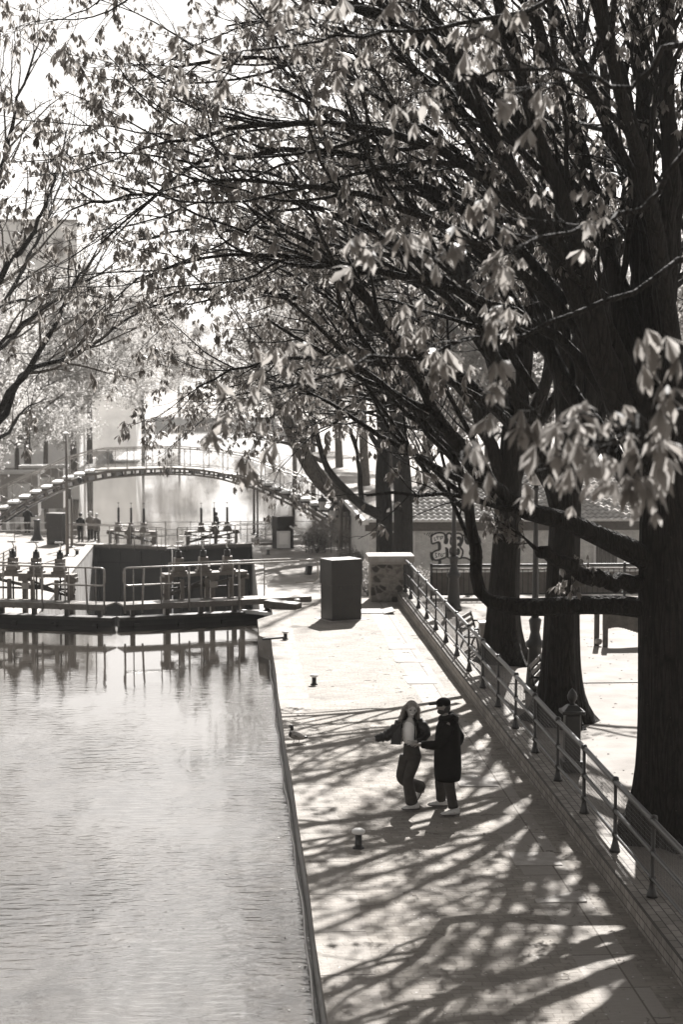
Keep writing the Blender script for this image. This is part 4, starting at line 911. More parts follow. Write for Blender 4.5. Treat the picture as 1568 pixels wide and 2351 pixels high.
for wx, wz, ww, wh in ((1.55, 1.55, .95, 1.9), (11.2, 1.7, 1.0, 1.6)):
    fr = MB().box((wx, -.03, wz), (ww + .2, .08, wh + .2)).build('window', MAT['white'], hut); MB().box((wx, -.075, wz), (ww, .03, wh)).build('pane', MAT['window'], fr)
    mm = MB()
    for i in range(5): mm.tube([(wx - ww / 2 + ww * (i + .5) / 5, -.12, wz - wh / 2), (wx - ww / 2 + ww * (i + .5) / 5, -.12, wz + wh / 2)], .018, 5)
    mm.build('window_bars', MAT['steel'], fr)
# graffiti: strokes read off the wall
def gp(x, y): p = PY(949 + x * .15625, 1194 + y * .15625, YH); return (p.x - hx0, p.z - ZL)
def ribbon(m, pts, wd, dy, closed=False):
    q = [gp(*p) for p in pts]
    c = smooth_path([(a, 0, b) for a, b in q], max(8, len(q) * 5)); T = np.gradient(c, axis=0); N = np.stack([-T[:, 2], T[:, 0]], 1); N /= np.linalg.norm(N, axis=1)[:, None] + 1e-9
    b = len(m.v)
    for p, n_ in zip(c, N): m.v += [(p[0] - n_[0] * wd, dy, p[2] - n_[1] * wd), (p[0] + n_[0] * wd, dy, p[2] + n_[1] * wd)]
    for i in range(len(c) - 1): a = b + 2 * i; m.f.append((a, a + 1, a + 3, a + 2))
def circ(cx, cy_, r, r2=None): return [(cx + r * math.cos(a), cy_ + (r2 or r) * math.sin(a)) for a in np.linspace(0, 2 * math.pi, 12)]
fill = MB()
FILL = [[(275, 340), (268, 260), (310, 205), (400, 185), (465, 205), (480, 330), (500, 330), (510, 200), (700, 200), (750, 235), (830, 205), (930, 220), (960, 330), (900, 400), (930, 560), (1010, 570), (1000, 600), (900, 600), (730, 555), (640, 570), (505, 550), (400, 585), (320, 590), (285, 540), (300, 460), (385, 430), (390, 340)]]
q_ = [gp(*p) for p in FILL[0]]; fill.add([(a, -.006, b) for a, b in q_], [tuple(range(len(q_)))[::-1]])
GF = M('pale_graffiti_fill', .8, .8, .1, 6, 0); GB = M('black_graffiti_line', .018, .7, .3, 8, 0)
fill.build('graffiti_fill', GF, hut)
m = MB()
for s_ in [[(275, 350), (266, 280), (275, 230), (330, 195), (400, 185), (450, 198), (478, 240), (468, 290), (462, 335), (495, 338), (505, 290), (488, 240), (510, 195), (550, 200), (572, 230)],
           [(275, 350), (330, 335), (372, 322), (392, 350), (398, 400), (385, 435), (330, 452), (288, 480), (278, 530), (300, 575), (345, 590), (410, 572), (480, 545), (505, 500), (505, 440), (485, 412), (470, 420)],
           [(500, 420), (510, 480), (505, 540), (560, 562), (640, 568), (700, 560), (728, 545)], [(575, 230), (640, 195), (700, 205), (728, 250), (724, 320), (690, 390), (728, 450), (720, 520), (700, 560)],
           [(560, 240), (548, 330), (575, 390), (545, 430), (550, 500), (580, 555)], circ(812, 268, 46), [(740, 235), (756, 220), (768, 300), (790, 345), (850, 352), (893, 385), (880, 420), (845, 430), (832, 500), (880, 540), (885, 590)],
           [(850, 215), (905, 225), (960, 240), (990, 330), (950, 370)], [(728, 555), (780, 558), (850, 592), (900, 598), (960, 590), (1010, 560), (990, 500), (930, 480)]]: ribbon(m, s_, .042, -.012)
for s_ in [[(640, 268), (685, 265), (705, 310), (690, 365), (650, 350)], [(640, 430), (665, 445), (660, 490), (632, 505)], [(380, 330), (388, 380), (386, 430)], [(475, 210), (482, 270), (480, 330)], [(495, 420), (500, 480), (498, 540)], [(790, 320), (812, 335), (830, 322)], [(388, 590), (390, 620), (388, 650)], [(270, 470), (272, 540), (300, 590)]]: ribbon(m, s_, .075, -.014)
for s_ in [[(310, 250), (316, 298), (340, 290)], [(352, 228), (360, 288)], [(335, 252), (385, 243)], [(398, 240), (404, 290)], [(392, 252), (435, 236), (428, 262), (402, 268)],
           [(318, 490), (345, 485), (325, 515), (352, 540), (322, 552)], [(375, 480), (380, 540)], [(362, 505), (400, 492)], [(432, 495), (408, 505), (412, 535), (436, 528), (430, 512)], [(440, 498), (478, 482)],
           [(165, 190), (168, 215)], [(222, 180), (195, 225)], [(255, 178), (220, 235)], [(288, 178), (235, 255)]]: ribbon(m, s_, .018, -.018)
m.build('graffiti_lines', GB, hut)

# shrubs in front of the hut
def shrub(p, r, label, seed, n=500, ls=.10):
    rng = np.random.default_rng(seed); t = thing('shrub', label, 'shrub', p, 0, 'shrubs around the hut')
    T2 = Tubes()
    for k in range(12):
        a = rng.uniform(0, 6.28); e = np.array([math.cos(a) * r * .7, math.sin(a) * r * .7, r * rng.uniform(.9, 1.6)]); T2.add(smooth_path([(0, 0, 0), e * .5 + rng.normal(0, .05, 3), e], 6), [.02, .017, .014, .011, .008, .005], 4)
    T2.build('stems', MAT['bark'], t)
    pos = rng.normal(0, 1, (n, 3)); pos /= np.linalg.norm(pos, axis=1)[:, None]; pos *= rng.uniform(.3, 1, (n, 1)) ** .5; pos = pos * np.array([r, r * .8, r * .9]) + np.array([0, 0, r * .95]); pos += rng.normal(0, .06, pos.shape)
    scatter('foliage', [small_template(rng, 5) for _ in range(3)], pos, rng.uniform(.7, 1.2, n) * ls, MAT['leaf'], t, rng, 1.5)
for i, (x, y, Y, r, lb) in enumerate([(845, 1262, 80, .9, 'flowering shrub left of the forked trunk behind the stone pier'), (800, 1275, 88, .8, 'low shrub at the right foot of the footbridge'), (955, 1325, 79, .75, 'small pale flowering shrub between pier and graffiti'),
        (1075, 1320, 79, .7, 'small bright shrub under the graffiti'), (728, 1250, 100, .8, 'leafy shrub behind the stair railing on the far right bank'), (745, 1240, 102, .9, 'dark shrub under the bridge stairs')]):
    p = PY(x, y, Y); p.z = ZL; shrub(p, r, lb, 100 + i)

# ------------------------------------------------------------------ railing and fence panel at the back of the park
gr = thing('park_railing', 'black iron park railing with dark panels between the pier and the right edge', 'railing', (6.1, 55.0, 0)); W = 24.0
MB().box((W / 2, 0, 1.02), (W, .09, .08)).build('top_rail', MAT['iron'], gr); MB().box((W / 2, 0, .14), (W, .05, .05)).build('bottom_rail', MAT['iron'], gr); MB().box((W / 2, .02, .90), (W, .03, .05)).build('rail', MAT['steel'], gr)
for i in range(13): MB().box((i * 2.0, 0, .55), (.07, .09, 1.1)).build('post', MAT['iron'], gr)
for i in range(12):
    m = MB()
    for k in range(1, 12): m.box((i * 2 + k * 2 / 12, 0, .54), (.02, .02, .76))
    m.build('bars', MAT['iron'], gr)
for i in range(12): MB().box((i * 2 + 1.0, .16, .45), (1.9, .03, .7)).build('panel', M('weathered_panel', .12, .8, .4, 3, .2), gr) if i not in (4, 5) else None

# ------------------------------------------------------------------ lamp posts
def lamp_post(p, hgt, label, head=True):
    t = thing('lamp_post', label, 'lamp post', p, 0, 'cast iron park lamp posts')
    MB().lathe([(.24, 0), (.24, .1), (.20, .16), (.17, .5), (.14, .95), (.20, 1.0), (.205, 1.08), (.14, 1.14), (.10, 1.3), (.13, 1.5), (.14, 1.56), (.10, 1.62)], n=16).build('base', MAT['iron'], t, True)
    MB().lathe([(.085, 1.6), (.07, 2.1), (.055, hgt * .7), (.045, hgt - .55), (.07, hgt - .5), (.04, hgt - .42)], n=12).build('column', MAT['iron'], t, True)
    if head:
        hd = MB().lathe([(.09, hgt - .42), (.14, hgt - .38), (.20, hgt)], n=8).build('lantern', MAT['glass'], t)
        MB().lathe([(.24, hgt), (.24, hgt + .04), (.14, hgt + .18), (.05, hgt + .22), (.03, hgt + .32), (.01, hgt + .36)], n=8).build('lantern_cap', MAT['iron'], hd)
    return t
lamp_post(P(1228, 1588), 4.9, 'dark cast iron lamp post standing between the second and third chestnut trunks')
lamp_post(P(1042, 1402), 4.6, 'slender lamp post in front of the graffiti wall, its top among the leaves')
# lamps by the bridge: two lanterns on a scrolled bracket post
for x, y, lb in ((740, 1152, 'small hanging lantern left of the other at the bridge end'), (765, 1172, 'larger lantern closer to the scrolled bracket at the bridge end')):
    p = PY(x, y, 97); t = thing('lantern', lb, 'lantern', p, 0, 'lanterns at the bridge end')
    MB().lathe([(.10, -.42), (.13, -.4), (.22, .02)], n=6).build('lantern_glass', MAT['glass'], t); MB().lathe([(.26, .02), (.27, .07), (.14, .22), (.06, .26), (.03, .36), (.01, .42)], n=6).build('lantern_cap', MAT['iron'], t)
p = PY(782, 1255, 97); t = thing('bracket_post', 'fluted grey post with an ornamental scroll bracket carrying the lanterns', 'post', (p.x, p.y, ZL))
zt = PY(782, 1150, 97).z - ZL
MB().tube([(0, 0, 0), (0, 0, zt)], .13, 8).tube([(.28, 0, 0), (.28, 0, zt - .6)], .08, 8).tube([(.5, .1, 0), (.5, .1, zt - .8)], .08, 8).build('columns', MAT['steel'], t, True)
m = MB(); zb = PY(782, 1185, 97).z - ZL; m.tube([(-.55, 0, zb), (.9, 0, zb)], .03, 6); m.tube([(.9 - .0, 0, zb)] + [(.66 + .22 * math.cos(a) * (1 - a / 14), 0, zb - .28 + .22 * math.sin(a) * (1 - a / 14)) for a in np.linspace(0, 9, 24)], .022, 5)
m.tube([(.05 + .18 * math.cos(a) * (1 - a / 14), 0, zb + .55 + .18 * math.sin(a) * (1 - a / 14)) for a in np.linspace(0, 9, 24)], .022, 5); m.tube([(-1.0, 0, zb + .62), (-.2, 0, zb + .75), (0, 0, zb + .6)], .025, 5); m.build('scroll_bracket', MAT['iron'], t, True)

# poles of the lock
def pole(px, ytop, ybase, Y, r, label, cam_=False):
    a, b = PY(px, ybase, Y), PY(px, ytop, Y); t = thing('pole', label, 'pole', (a.x, a.y, ZL), 0)
    MB().tube([(0, 0, 0), (0, 0, b.z - ZL)], [r, r * .6], 10).build('shaft', MAT['steel'], t, True); MB().lathe([(r * 2.2, 0), (r * 2.2, .05), (r * 1.1, .1)], n=10).build('base_plate', MAT['gunmetal'], t)
    if cam_:
        MB().tube([(0, 0, 3.9), (.45, -.1, 4.05)], .04, 6).build('arm', MAT['white'], t, True); MB().ball((.5, -.1, 3.85), .16, .16, .2).build('dome_camera', MAT['iron'], t, True); MB().box((-.1, -.2, 3.1), (.2, .15, .6)).build('switch_box', MAT['gunmetal'], t, bevel=.01)
    return t
pole(153.5, 1000, 1252, 99, .10, 'tallest thin pole rising in front of the left stairs of the bridge'); pole(164, 1140, 1238, 104, .09, 'shorter pole carrying a dome camera beside the tall pole', True)
pole(583, 1110, 1225, 112, .09, 'slim pole under the right half of the bridge arch'); pole(591, 1120, 1230, 110, .07, 'thinner pole right beside the slim one under the arch')
pole(674, 1020, 1200, 118, .10, 'tall pole rising behind the right bridge stairs')

# far railing along the basin and ramp fence at left
rl = thing('basin_railing', 'thin pale railing along the edge of the far basin behind the lock gate', 'railing', (-16, 108.8, ZL))
for z in (1.05, .6, .25): MB().tube([(0, 0, z), (24, 0, z)], .022, 5).build('rail', MAT['white'], rl, True)
for i in range(17): MB().tube([(i * 1.5, 0, 0), (i * 1.5, 0, 1.1)], .025, 5).build('post', MAT['steel'], rl, True)
p0, p1 = PY(-40, 1255, 84), PY(34, 1200, 92); t = thing('ramp_railing', 'slatted grey ramp railing at the left edge of the lower quay', 'railing', (p0.x, p0.y, ZL)); d = Vector((p1.x - p0.x, p1.y - p0.y, 0))
for k in range(6): z = .25 + .19 * k; MB().beam(Vector((0, 0, z)), d + Vector((0, 0, z)), .04, .06).build('rail', MAT['rail'], t)
for k in range(6): q = d * (k / 5); MB().box((q.x, q.y, .62), (.07, .07, 1.24)).build('post', MAT['gunmetal'], t)
p = PY(690, 1262, 100); t = thing('stair_railing', 'sloping stair railing with a small notice beside the far right cabinet', 'railing', (p.x - .6, p.y, ZL))
MB().tube([(0, 0, 1.5), (.9, 0, .9), (1.1, 0, 0)], .05, 6).build('handrail', MAT['white'], t, True); MB().box((-.35, 0, .75), (.75, .06, .95)).build('notice', MAT['white'], t); MB().box((-.35, -.04, .8), (.5, .02, .62)).build('notice_face', MAT['plaster'], t)
for k in range(6): MB().tube([(.9 + k * .35, 0, 0), (.9 + k * .35, 0, .95)], .02, 5).build('baluster', MAT['iron'], t)

# ------------------------------------------------------------------ park furniture
def bench(p, rz, label):
    t = thing('park_bench', label, 'bench', p, rz, 'slatted park benches')
    for i in range(4): MB().box((0, -.18 + i * .12, .44), (1.7, .09, .03)).build('seat_slat', MAT['wood'], t, bevel=.006)
    for i in range(3): MB().box((0, .26 + i * .035, .56 + i * .13), (1.7, .03, .10)).build('back_slat', MAT['wood'], t, bevel=.006)
    for sx in (-.75, .75):
        MB().tube([(sx, -.24, 0), (sx, -.16, .42), (sx, .2, .42), (sx, .34, .88)], .03, 6).tube([(sx, .3, 0), (sx, .14, .42)], .028, 6).tube([(sx, -.22, .42), (sx, -.2, .62), (sx, .26, .64)], .022, 6).build('leg', MAT['iron'], t, True)
bench(P(1095, 1492), R(70), 'dark slatted bench beside the light bin near the third trunk'); bench(P(1262, 1612), R(72), 'bench half hidden between lamp post and second trunk')
p = P(1113, 1502); t = thing('litter_bin', 'pale grey square bin post beside the bench', 'bin', p); MB().box((0, 0, .38), (.26, .3, .76)).build('body', MAT['rail'], t, bevel=.015); MB().box((0, 0, .79), (.30, .34, .05)).build('lid', MAT['white'], t, bevel=.01)
p = P(1313, 1770); t = thing('iron_pedestal', 'squat black cast iron post with a fir cone finial behind the fence', 'post', (p.x, p.y, 0))
MB().box((0, 0, .10), (.36, .36, .2)).build('plinth', MAT['iron'], t, bevel=.02); MB().box((0, 0, .58), (.27, .27, .85)).build('shaft', MAT['iron'], t, bevel=.03)
MB().box((0, 0, 1.04), (.40, .40, .06), taper=1).box((0, 0, 1.11), (.36, .36, .1), taper=.45).build('cap', MAT['iron'], t, bevel=.012)
MB().lathe([(.05, 1.14), (.04, 1.2), (.08, 1.25), (.09, 1.31), (.07, 1.37), (.03, 1.42), (.005, 1.45)], n=12).build('finial', MAT['iron'], t, True)
# playground panel
p = P(1375, 1482); t = thing('playground_board', 'dark wooden playground panel with an arched cut out on three posts', 'play panel', (p.x, p.y, 0)); 
for x, y in ((-.05, 0), (.12, -.25), (1.15, .1)): MB().box((x, y, .6), (.12, .12, 1.2)).build('post', MAT['wood'], t, bevel=.01)
m = MB(); n = 14; top = 1.15
for i in range(n):
    x0, x1 = .1 + 1.0 * i / n, .1 + 1.0 * (i + 1) / n; z0 = .38 + .08 * math.sin(math.pi * (i + .5) / n * 1.4); m.box(((x0 + x1) / 2, 0, (z0 + top) / 2), (x1 - x0, .05, top - z0))
m.build('board', MAT['wood'], t); MB().ball((-.02, -.1, .12), .1, .1, .09).build('spring', MAT['rail'], t, True)
tag(MB().box((12, 39.5, .012), (13, .03, .02)).build('play_border', MAT['coping']), 'thin pale edging strip across the sandy park ground', 'edging')

# parked van beyond the park
p = PY(1408, 1262, 92); t = thing('parked_van', 'white van parked in the street, seen between the chestnut trunks', 'van', (p.x, p.y, ZL), R(12))
prof = [(-2.4, .45), (-2.45, 1.2), (-2.3, 2.2), (1.0, 2.25), (1.55, 1.45), (2.35, 1.2), (2.45, .45)]
m = MB(); n = len(prof); m.v = [(x, -.95, z) for x, z in prof] + [(x, .95, z) for x, z in prof]; m.f = [tuple(range(n)), tuple(reversed(range(n, 2 * n)))] + [(i, n + i, n + (i + 1) % n, (i + 1) % n) for i in range(n)]
m.build('body', MAT['white'], t, bevel=.06)
for a in ([(.25, 1.35), (.25, 2.05), (.9, 2.05), (1.3, 1.4)], [(-2.2, 1.4), (-2.2, 2.0), (-1.3, 2.0), (-1.3, 1.4)], [(-1.1, 1.4), (-1.1, 2.0), (.05, 2.0), (.05, 1.4)]): MB().add([(x, -.965, z) for x, z in a], [(3, 2, 1, 0)]).build('side_window', MAT['window'], t)
for x in (-1.5, 1.5):
    for y in (-.9, .9): wh = MB().tube([(x, y - .12, .36), (x, y + .12, .36)], .36, 18).build('wheel', MAT['sole'], t); MB().tube([(x, y - .14, .36), (x, y + .14, .36)], .2, 12).build('rim', MAT['steel'], wh)
for y in (-.7, .7): MB().ball((2.42, y, .85), .06, .16, .1).build('headlight', MAT['glass'], t, True)

# left promenade: kiosk-like van, sign board, low white benches
for i, (x, y, Y, w_, h_, lb) in enumerate([(46, 1090, 128, 2.6, 3.0, 'dark panelled kiosk on the hazy left promenade'), (100, 1075, 136, 3.0, 3.0, 'grey kiosk further right on the left promenade')]):
    p = PY(x, y, Y); t = thing('kiosk', lb, 'kiosk', (p.x, p.y, ZL)); MB().box((0, 0, h_ / 2), (w_, 2, h_)).build('body', MAT['rail'], t, bevel=.04); MB().box((0, 0, h_ + .1), (w_ + .5, 2.4, .2)).build('roof', MAT['white'], t); MB().box((0, -1.02, h_ * .55), (w_ * .6, .05, h_ * .45)).build('shutter', MAT['plaster'], t)
# ------------------------------------------------------------------ people
def skin_mesh(nodes, edges, sub=2, root=0):
    me = bpy.data.meshes.new('tmp'); me.from_pydata([n_[:3] for n_ in nodes], edges, []); o = bpy.data.objects.new('tmp', me); COL.objects.link(o)
    m = o.modifiers.new('k', 'SKIN'); m.use_smooth_shade = True
    for i, n_ in enumerate(nodes):
        sv_ = me.skin_vertices[0].data[i]; r = n_[3]; sv_.radius = r if isinstance(r, tuple) else (r, r); sv_.use_root = (i == root)
    s = o.modifiers.new('s', 'SUBSURF'); s.levels = sub; s.render_levels = sub
    dg = bpy.context.evaluated_depsgraph_get(); dg.update(); ev = o.evaluated_get(dg); em = ev.to_mesh()
    V = [tuple(v.co) for v in em.vertices]; F = [tuple(p.vertices) for p in em.polygons]; ev.to_mesh_clear()
    bpy.data.objects.remove(o); bpy.data.meshes.remove(me); return V, F
def hand_nodes(nodes, edges, wi, d, up, curl=.5, size=1.0, spread=.2):
    """five fingers from wrist node wi; d = pointing direction, up = back of the hand"""
    w_ = Vector(nodes[wi][:3]); d = Vector(d).normalized(); up = Vector(up); up = (up - d * up.dot(d)).normalized(); sd_ = d.cross(up)
    b = len(nodes); palm = w_ + d * .05 * size; nodes.append((*palm, (.026 * size, .019 * size))); edges.append((wi, b))
    p2 = w_ + d * .085 * size; nodes.append((*p2, (.030 * size, .016 * size))); edges.append((b, b + 1))
    for k, L in enumerate((.068, .078, .072, .056)):
        off = (k - 1.5) * .019 * size; q0 = p2 + sd_ * off; dd = (d + sd_ * spread * (k - 1.5) * .3).normalized(); pv = b + 1
        for j, f in enumerate((.35, .7, 1.0)):
            q = q0 + dd * L * size * f - up * (curl * L * size * f * f); nodes.append((*q, .0088 * size * (1 - .12 * j))); edges.append((pv, len(nodes) - 1)); pv = len(nodes) - 1
    q = palm + sd_ * -.03 * size + d * .015; nodes.append((*q, .010 * size)); edges.append((b, len(nodes) - 1))
    q2 = q + (-sd_ * .02 + d * .035 - up * .012) * size; nodes.append((*q2, .009 * size)); edges.append((len(nodes) - 2, len(nodes) - 1))
def head_part(c, r, fwd, up=(0, 0, 1)):
    f = Vector(fwd).normalized(); u = Vector(up); u = (u - f * u.dot(f)).normalized(); s_ = f.cross(u); n, m = 24, 18; V, F = [], []
    for i in range(m + 1):
        th = math.pi * i / m
        for k in range(n):
            a = 2 * math.pi * k / n; x, y, z = math.sin(th) * math.cos(a), math.sin(th) * math.sin(a), math.cos(th)      # x fwd, y side
            sx, sy, sz = .98, .78, 1.18
            if z < 0: sy *= 1 + .38 * z; sx *= 1 + .12 * z
            px, py, pz = x * sx, y * sy, z * sz
            if x > 0:
                px *= .90
                if abs(y) < .16: px += .20 * math.exp(-((z + .12) / .13) ** 2) * (1 - abs(y) / .16) + .06 * math.exp(-((z + .42) / .07) ** 2)
                px -= .07 * math.exp(-((z - .10) / .10) ** 2) * math.exp(-((abs(y) - .33) / .16) ** 2)
                px += .05 * math.exp(-((z + .85) / .12) ** 2)
            V.append(tuple(Vector(c) + (f * px + s_ * py + u * pz) * r))
    for i in range(m):
        for k in range(n): F.append((i * n + k, (i + 1) * n + k, (i + 1) * n + (k + 1) % n, i * n + (k + 1) % n))
    for sg in (-1, 1):
        e = Vector(c) + (s_ * .80 * sg - u * .05) * r; mb = MB().ball(e, .22 * r, .10 * r, .30 * r, 8, Matrix((f, s_, u)).transposed()); b = len(V); V += mb.v; F += [tuple(b + i for i in q) for q in mb.f]
    return V, F, f, s_, u
def face_bits(par, c, r, f, s_, u, smile=True):
    R3 = Matrix((f, s_, u)).transposed()
    for sg in (-1, 1):
        e = Vector(c) + (f * .80 + s_ * .33 * sg + u * .10) * r; MB().ball(e, .09 * r, .17 * r, .085 * r, 8, R3).build('eye', MAT['darkhair'], par, True)
        MB().box(Vector(c) + (f * .84 + s_ * .34 * sg + u * .30) * r, (.08 * r, .36 * r, .07 * r), R3).build('eyebrow', MAT['hair'], par)
    if smile:
        m = MB(); pt = [Vector(c) + (f * (.86 - .35 * t * t) + s_ * .32 * t + u * (-.50 + .10 * t * t)) * r for t in np.linspace(-1, 1, 9)]; m.tube(pt, [.02 * r, .05 * r, .07 * r, .08 * r, .085 * r, .08 * r, .07 * r, .05 * r, .02 * r], 6)
        mo = m.build('mouth', MAT['darkhair'], par, True); pt = [p + f * .06 * r + u * .02 * r for p in pt[1:-1]]; MB().tube(pt, .085 * r, 6).build('teeth', MAT['white'], mo, True)
def body(root, nodes, edges, headspec, smile=True, sub=2, sk='skin'):
    V, F = skin_mesh(nodes, edges, sub); c, r, fwd, up = headspec; hv, hf, f, s_, u = head_part(c, r, fwd, up); b = len(V); V += hv; F += [tuple(b + i for i in q) for q in hf]
    m = MB(); m.v, m.f = V, F; o = m.build('body', MAT[sk], root, True); face_bits(root, c, r, f, s_, u, smile); return f, s_, u
def shoe(par, heel, d, up=(0, 0, 1), L=.29, mat='shoe'):
    d = Vector(d).normalized(); u = Vector(up); u = (u - d * u.dot(d)).normalized(); s_ = d.cross(u); h = Vector(heel)
    def ringset(rs, name, mt, parent):
        V, F = [], []; n = 14
        for x, zc, hw, hh in rs:
            for k in range(n): a = 2 * math.pi * k / n; V.append(tuple(h + d * x * L + u * (zc + hh * math.sin(a)) + s_ * hw * math.cos(a)))
        for i in range(len(rs) - 1):
            for k in range(n): F.append((i * n + k, i * n + (k + 1) % n, (i + 1) * n + (k + 1) % n, (i + 1) * n + k))
        F.append(tuple(reversed(range(n)))); F.append(tuple((len(rs) - 1) * n + k for k in range(n))); m = MB(); m.v, m.f = V, F; return m.build(name, MAT[mt], parent, True)
    o = ringset([(-.03, .06, .012, .03), (.02, .065, .036, .05), (.15, .07, .042, .06), (.35, .062, .043, .052), (.55, .05, .047, .036), (.8, .042, .05, .026), (.95, .038, .036, .02), (1.02, .036, .012, .01)], 'shoe', mat, par)
    ringset([(-.06, .014, .014, .012), (0, .013, .040, .014), (.3, .012, .044, .013), (.5, .014, .046, .012), (.75, .016, .053, .012), (.97, .024, .036, .012), (1.05, .03, .01, .008)], 'sole', 'sole', o)
    m = MB()
    for x in (.36, .46, .56): m.box(h + d * x * L + u * (.104 - (x - .36) * .10), (.052, .012, .006), Matrix((s_, d, u)).transposed())
    m.build('laces', MAT['rail'], o)
def sleeve(par, name, mat, pts, rad, wob=.0, n=14, seed=0, sub=0):
    c = smooth_path(pts, 22); r = np.interp(np.linspace(0, 1, 22), np.linspace(0, 1, len(rad)), rad); rd = np.random.default_rng(seed)
    r = r * (1 + wob * np.sin(np.arange(22) * 1.9 + seed) + wob * .5 * rd.normal(0, 1, 22)); return MB().tube([tuple(p) for p in c], list(r), n).build(name, mat, par, True)

# the man in the long coat
M0 = P(1036, 1873)
man = thing('person', 'man in a long black coat and peaked cap holding the woman at the waist', 'person', M0)
nd = [(-.04, .12, .95, .12), (-.04, .12, 1.2, .13), (-.045, .12, 1.40, .13), (-.08, .12, 1.54, .055), (-.10, .12, 1.63, .05),
      (.0, .04, .88, .10), (-.03, .01, .50, .062), (.035, 0, .12, .04), (.01, -.0, .06, .035),
      (-.06, .2, .88, .10), (-.13, .34, .50, .062), (-.09, .56, .13, .04), (-.13, .56, .07, .035),
      (-.05, -.07, 1.41, .062), (-.22, -.12, 1.15, .046), (-.47, .03, 1.12, .030),
      (-.02, .31, 1.41, .062), (.15, .28, 1.18, .046), (.03, .30, .98, .030)]
ed = [(0, 1), (1, 2), (2, 3), (3, 4), (0, 5), (5, 6), (6, 7), (7, 8), (0, 9), (9, 10), (10, 11), (11, 12), (2, 13), (13, 14), (14, 15), (2, 16), (16, 17), (17, 18)]
hand_nodes(nd, ed, 15, (-1, .45, .05), (-.2, -.8, .5), .45, 1.05); hand_nodes(nd, ed, 18, (-.6, 0, -.8), (1, 0, 0), .5)
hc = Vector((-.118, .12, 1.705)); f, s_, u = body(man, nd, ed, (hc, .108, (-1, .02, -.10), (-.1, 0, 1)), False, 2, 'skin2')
MB().loft([(-.045, .12, .53, .19, .25), (-.045, .12, .56, .205, .262), (-.045, .12, .72, .218, .262), (-.045, .12, .92, .215, .25), (-.045, .12, 1.10, .205, .24), (-.04, .12, 1.26, .195, .242), (-.036, .12, 1.38, .185, .235),
           (-.04, .12, 1.45, .155, .20), (-.05, .12, 1.50, .115, .135), (-.065, .12, 1.545, .09, .10)], 28, True, .034, 3).build('coat', MAT['coat'], man, True, sub=1)
sleeve(man, 'coat_sleeve', MAT['coat'], [(-.05, -.06, 1.42), (-.12, -.11, 1.28), (-.23, -.12, 1.15), (-.36, -.03, 1.125), (-.455, .02, 1.12)], [.095, .088, .08, .066, .056], .05, seed=1)
sleeve(man, 'coat_sleeve', MAT['coat'], [(-.02, .30, 1.42), (.08, .30, 1.30), (.16, .28, 1.17), (.10, .30, 1.05), (.03, .30, .98)], [.09, .085, .08, .07, .06], .03, seed=2)
hd_ = MB(); hd_.tube([(-.05 + .095 * math.cos(a), .12 + .11 * math.sin(a), 1.535 + .03 * math.cos(a)) for a in np.linspace(.5, 5.8, 18)], .048, 10).ball((.055, .12, 1.50), .075, .12, .085, 14)
hd_.build('hood', MAT['coat'], man, True)
tr = MB(); tr.tube([tuple(p) for p in smooth_path([(.0, .05, .92), (-.012, .03, .70), (-.03, .01, .50), (.005, .0, .30), (.035, 0, .13)], 12)], [.12, .115, .108, .10, .094, .088, .086, .083, .08, .078, .078, .08], 14)
tr.tube([tuple(p) for p in smooth_path([(-.06, .2, .92), (-.10, .28, .70), (-.13, .34, .50), (-.11, .46, .30), (-.09, .56, .14)], 12)], [.12, .115, .108, .10, .094, .088, .086, .083, .08, .078, .078, .08], 14)
tr.build('trousers', MAT['jeans'], man, True)
shoe(man, (.125, -.01, .012), (-1, -.12, -.02), (.05, 0, 1)); shoe(man, (.0, .57, .012), (-1, .05, 0))
R3 = Matrix((f, s_, u)).transposed(); mb = MB()
mb.ball(hc + u * .045 - f * .008, .118, .098, .088, 18, R3); cap = mb.build('cap', MAT['coat'], man, True)
MB().box(hc + f * .155 + u * .052, (.13, .16, .022), Matrix.Rotation(R(0), 3, 'Y') @ R3, taper=.9).build('cap_peak', MAT['coat'], cap, bevel=.01)
MB().ball(hc + f * .028 - u * .082, .073, .076, .050, 14, R3).build('beard', MAT['darkhair'], man, True); MB().ball(hc - f * .045 - u * .035, .072, .084, .085, 14, R3).build('hair', MAT['darkhair'], man, True)

# the laughing woman
W0 = P(944.5, 1861)
wo_ = thing('person', 'laughing woman with long hair, open black jacket and white top', 'person', W0)
nd = [(.012, .05, .94, .08), (-.005, .05, 1.08, .078), (-.045, .05, 1.28, .11), (-.03, .05, 1.40, .07), (-.01, .03, 1.47, .042), (0, .01, 1.54, .042),
      (.05, .03, .86, .07), (-.06, -.06, .51, .058), (.02, 0, .11, .036), (.0, -.01, .06, .032),
      (-.05, .08, .86, .07), (-.155, .04, .50, .058), (.22, .40, .26, .036), (.22, .41, .18, .032),
      (-.17, .06, 1.38, .05), (-.36, .03, 1.20, .038), (-.59, -.03, 1.155, .024),
      (.12, .06, 1.40, .05), (.22, .0, 1.22, .038), (.06, -.12, 1.12, .025)]
ed = [(0, 1), (1, 2), (2, 3), (3, 4), (4, 5), (0, 6), (6, 7), (7, 8), (8, 9), (0, 10), (10, 11), (11, 12), (12, 13), (3, 14), (14, 15), (15, 16), (3, 17), (17, 18), (18, 19)]
hand_nodes(nd, ed, 16, (-1, -.1, .0), (0, -.3, 1), .35, .95, .9); hand_nodes(nd, ed, 19, (-1, -.05, -.1), (0, -1, .2), .35, .95)
hc = Vector((.0, .0, 1.605)); f, s_, u = body(wo_, nd, ed, (hc, .106, (.10, -1, -.12), (.16, -.05, 1)), True)
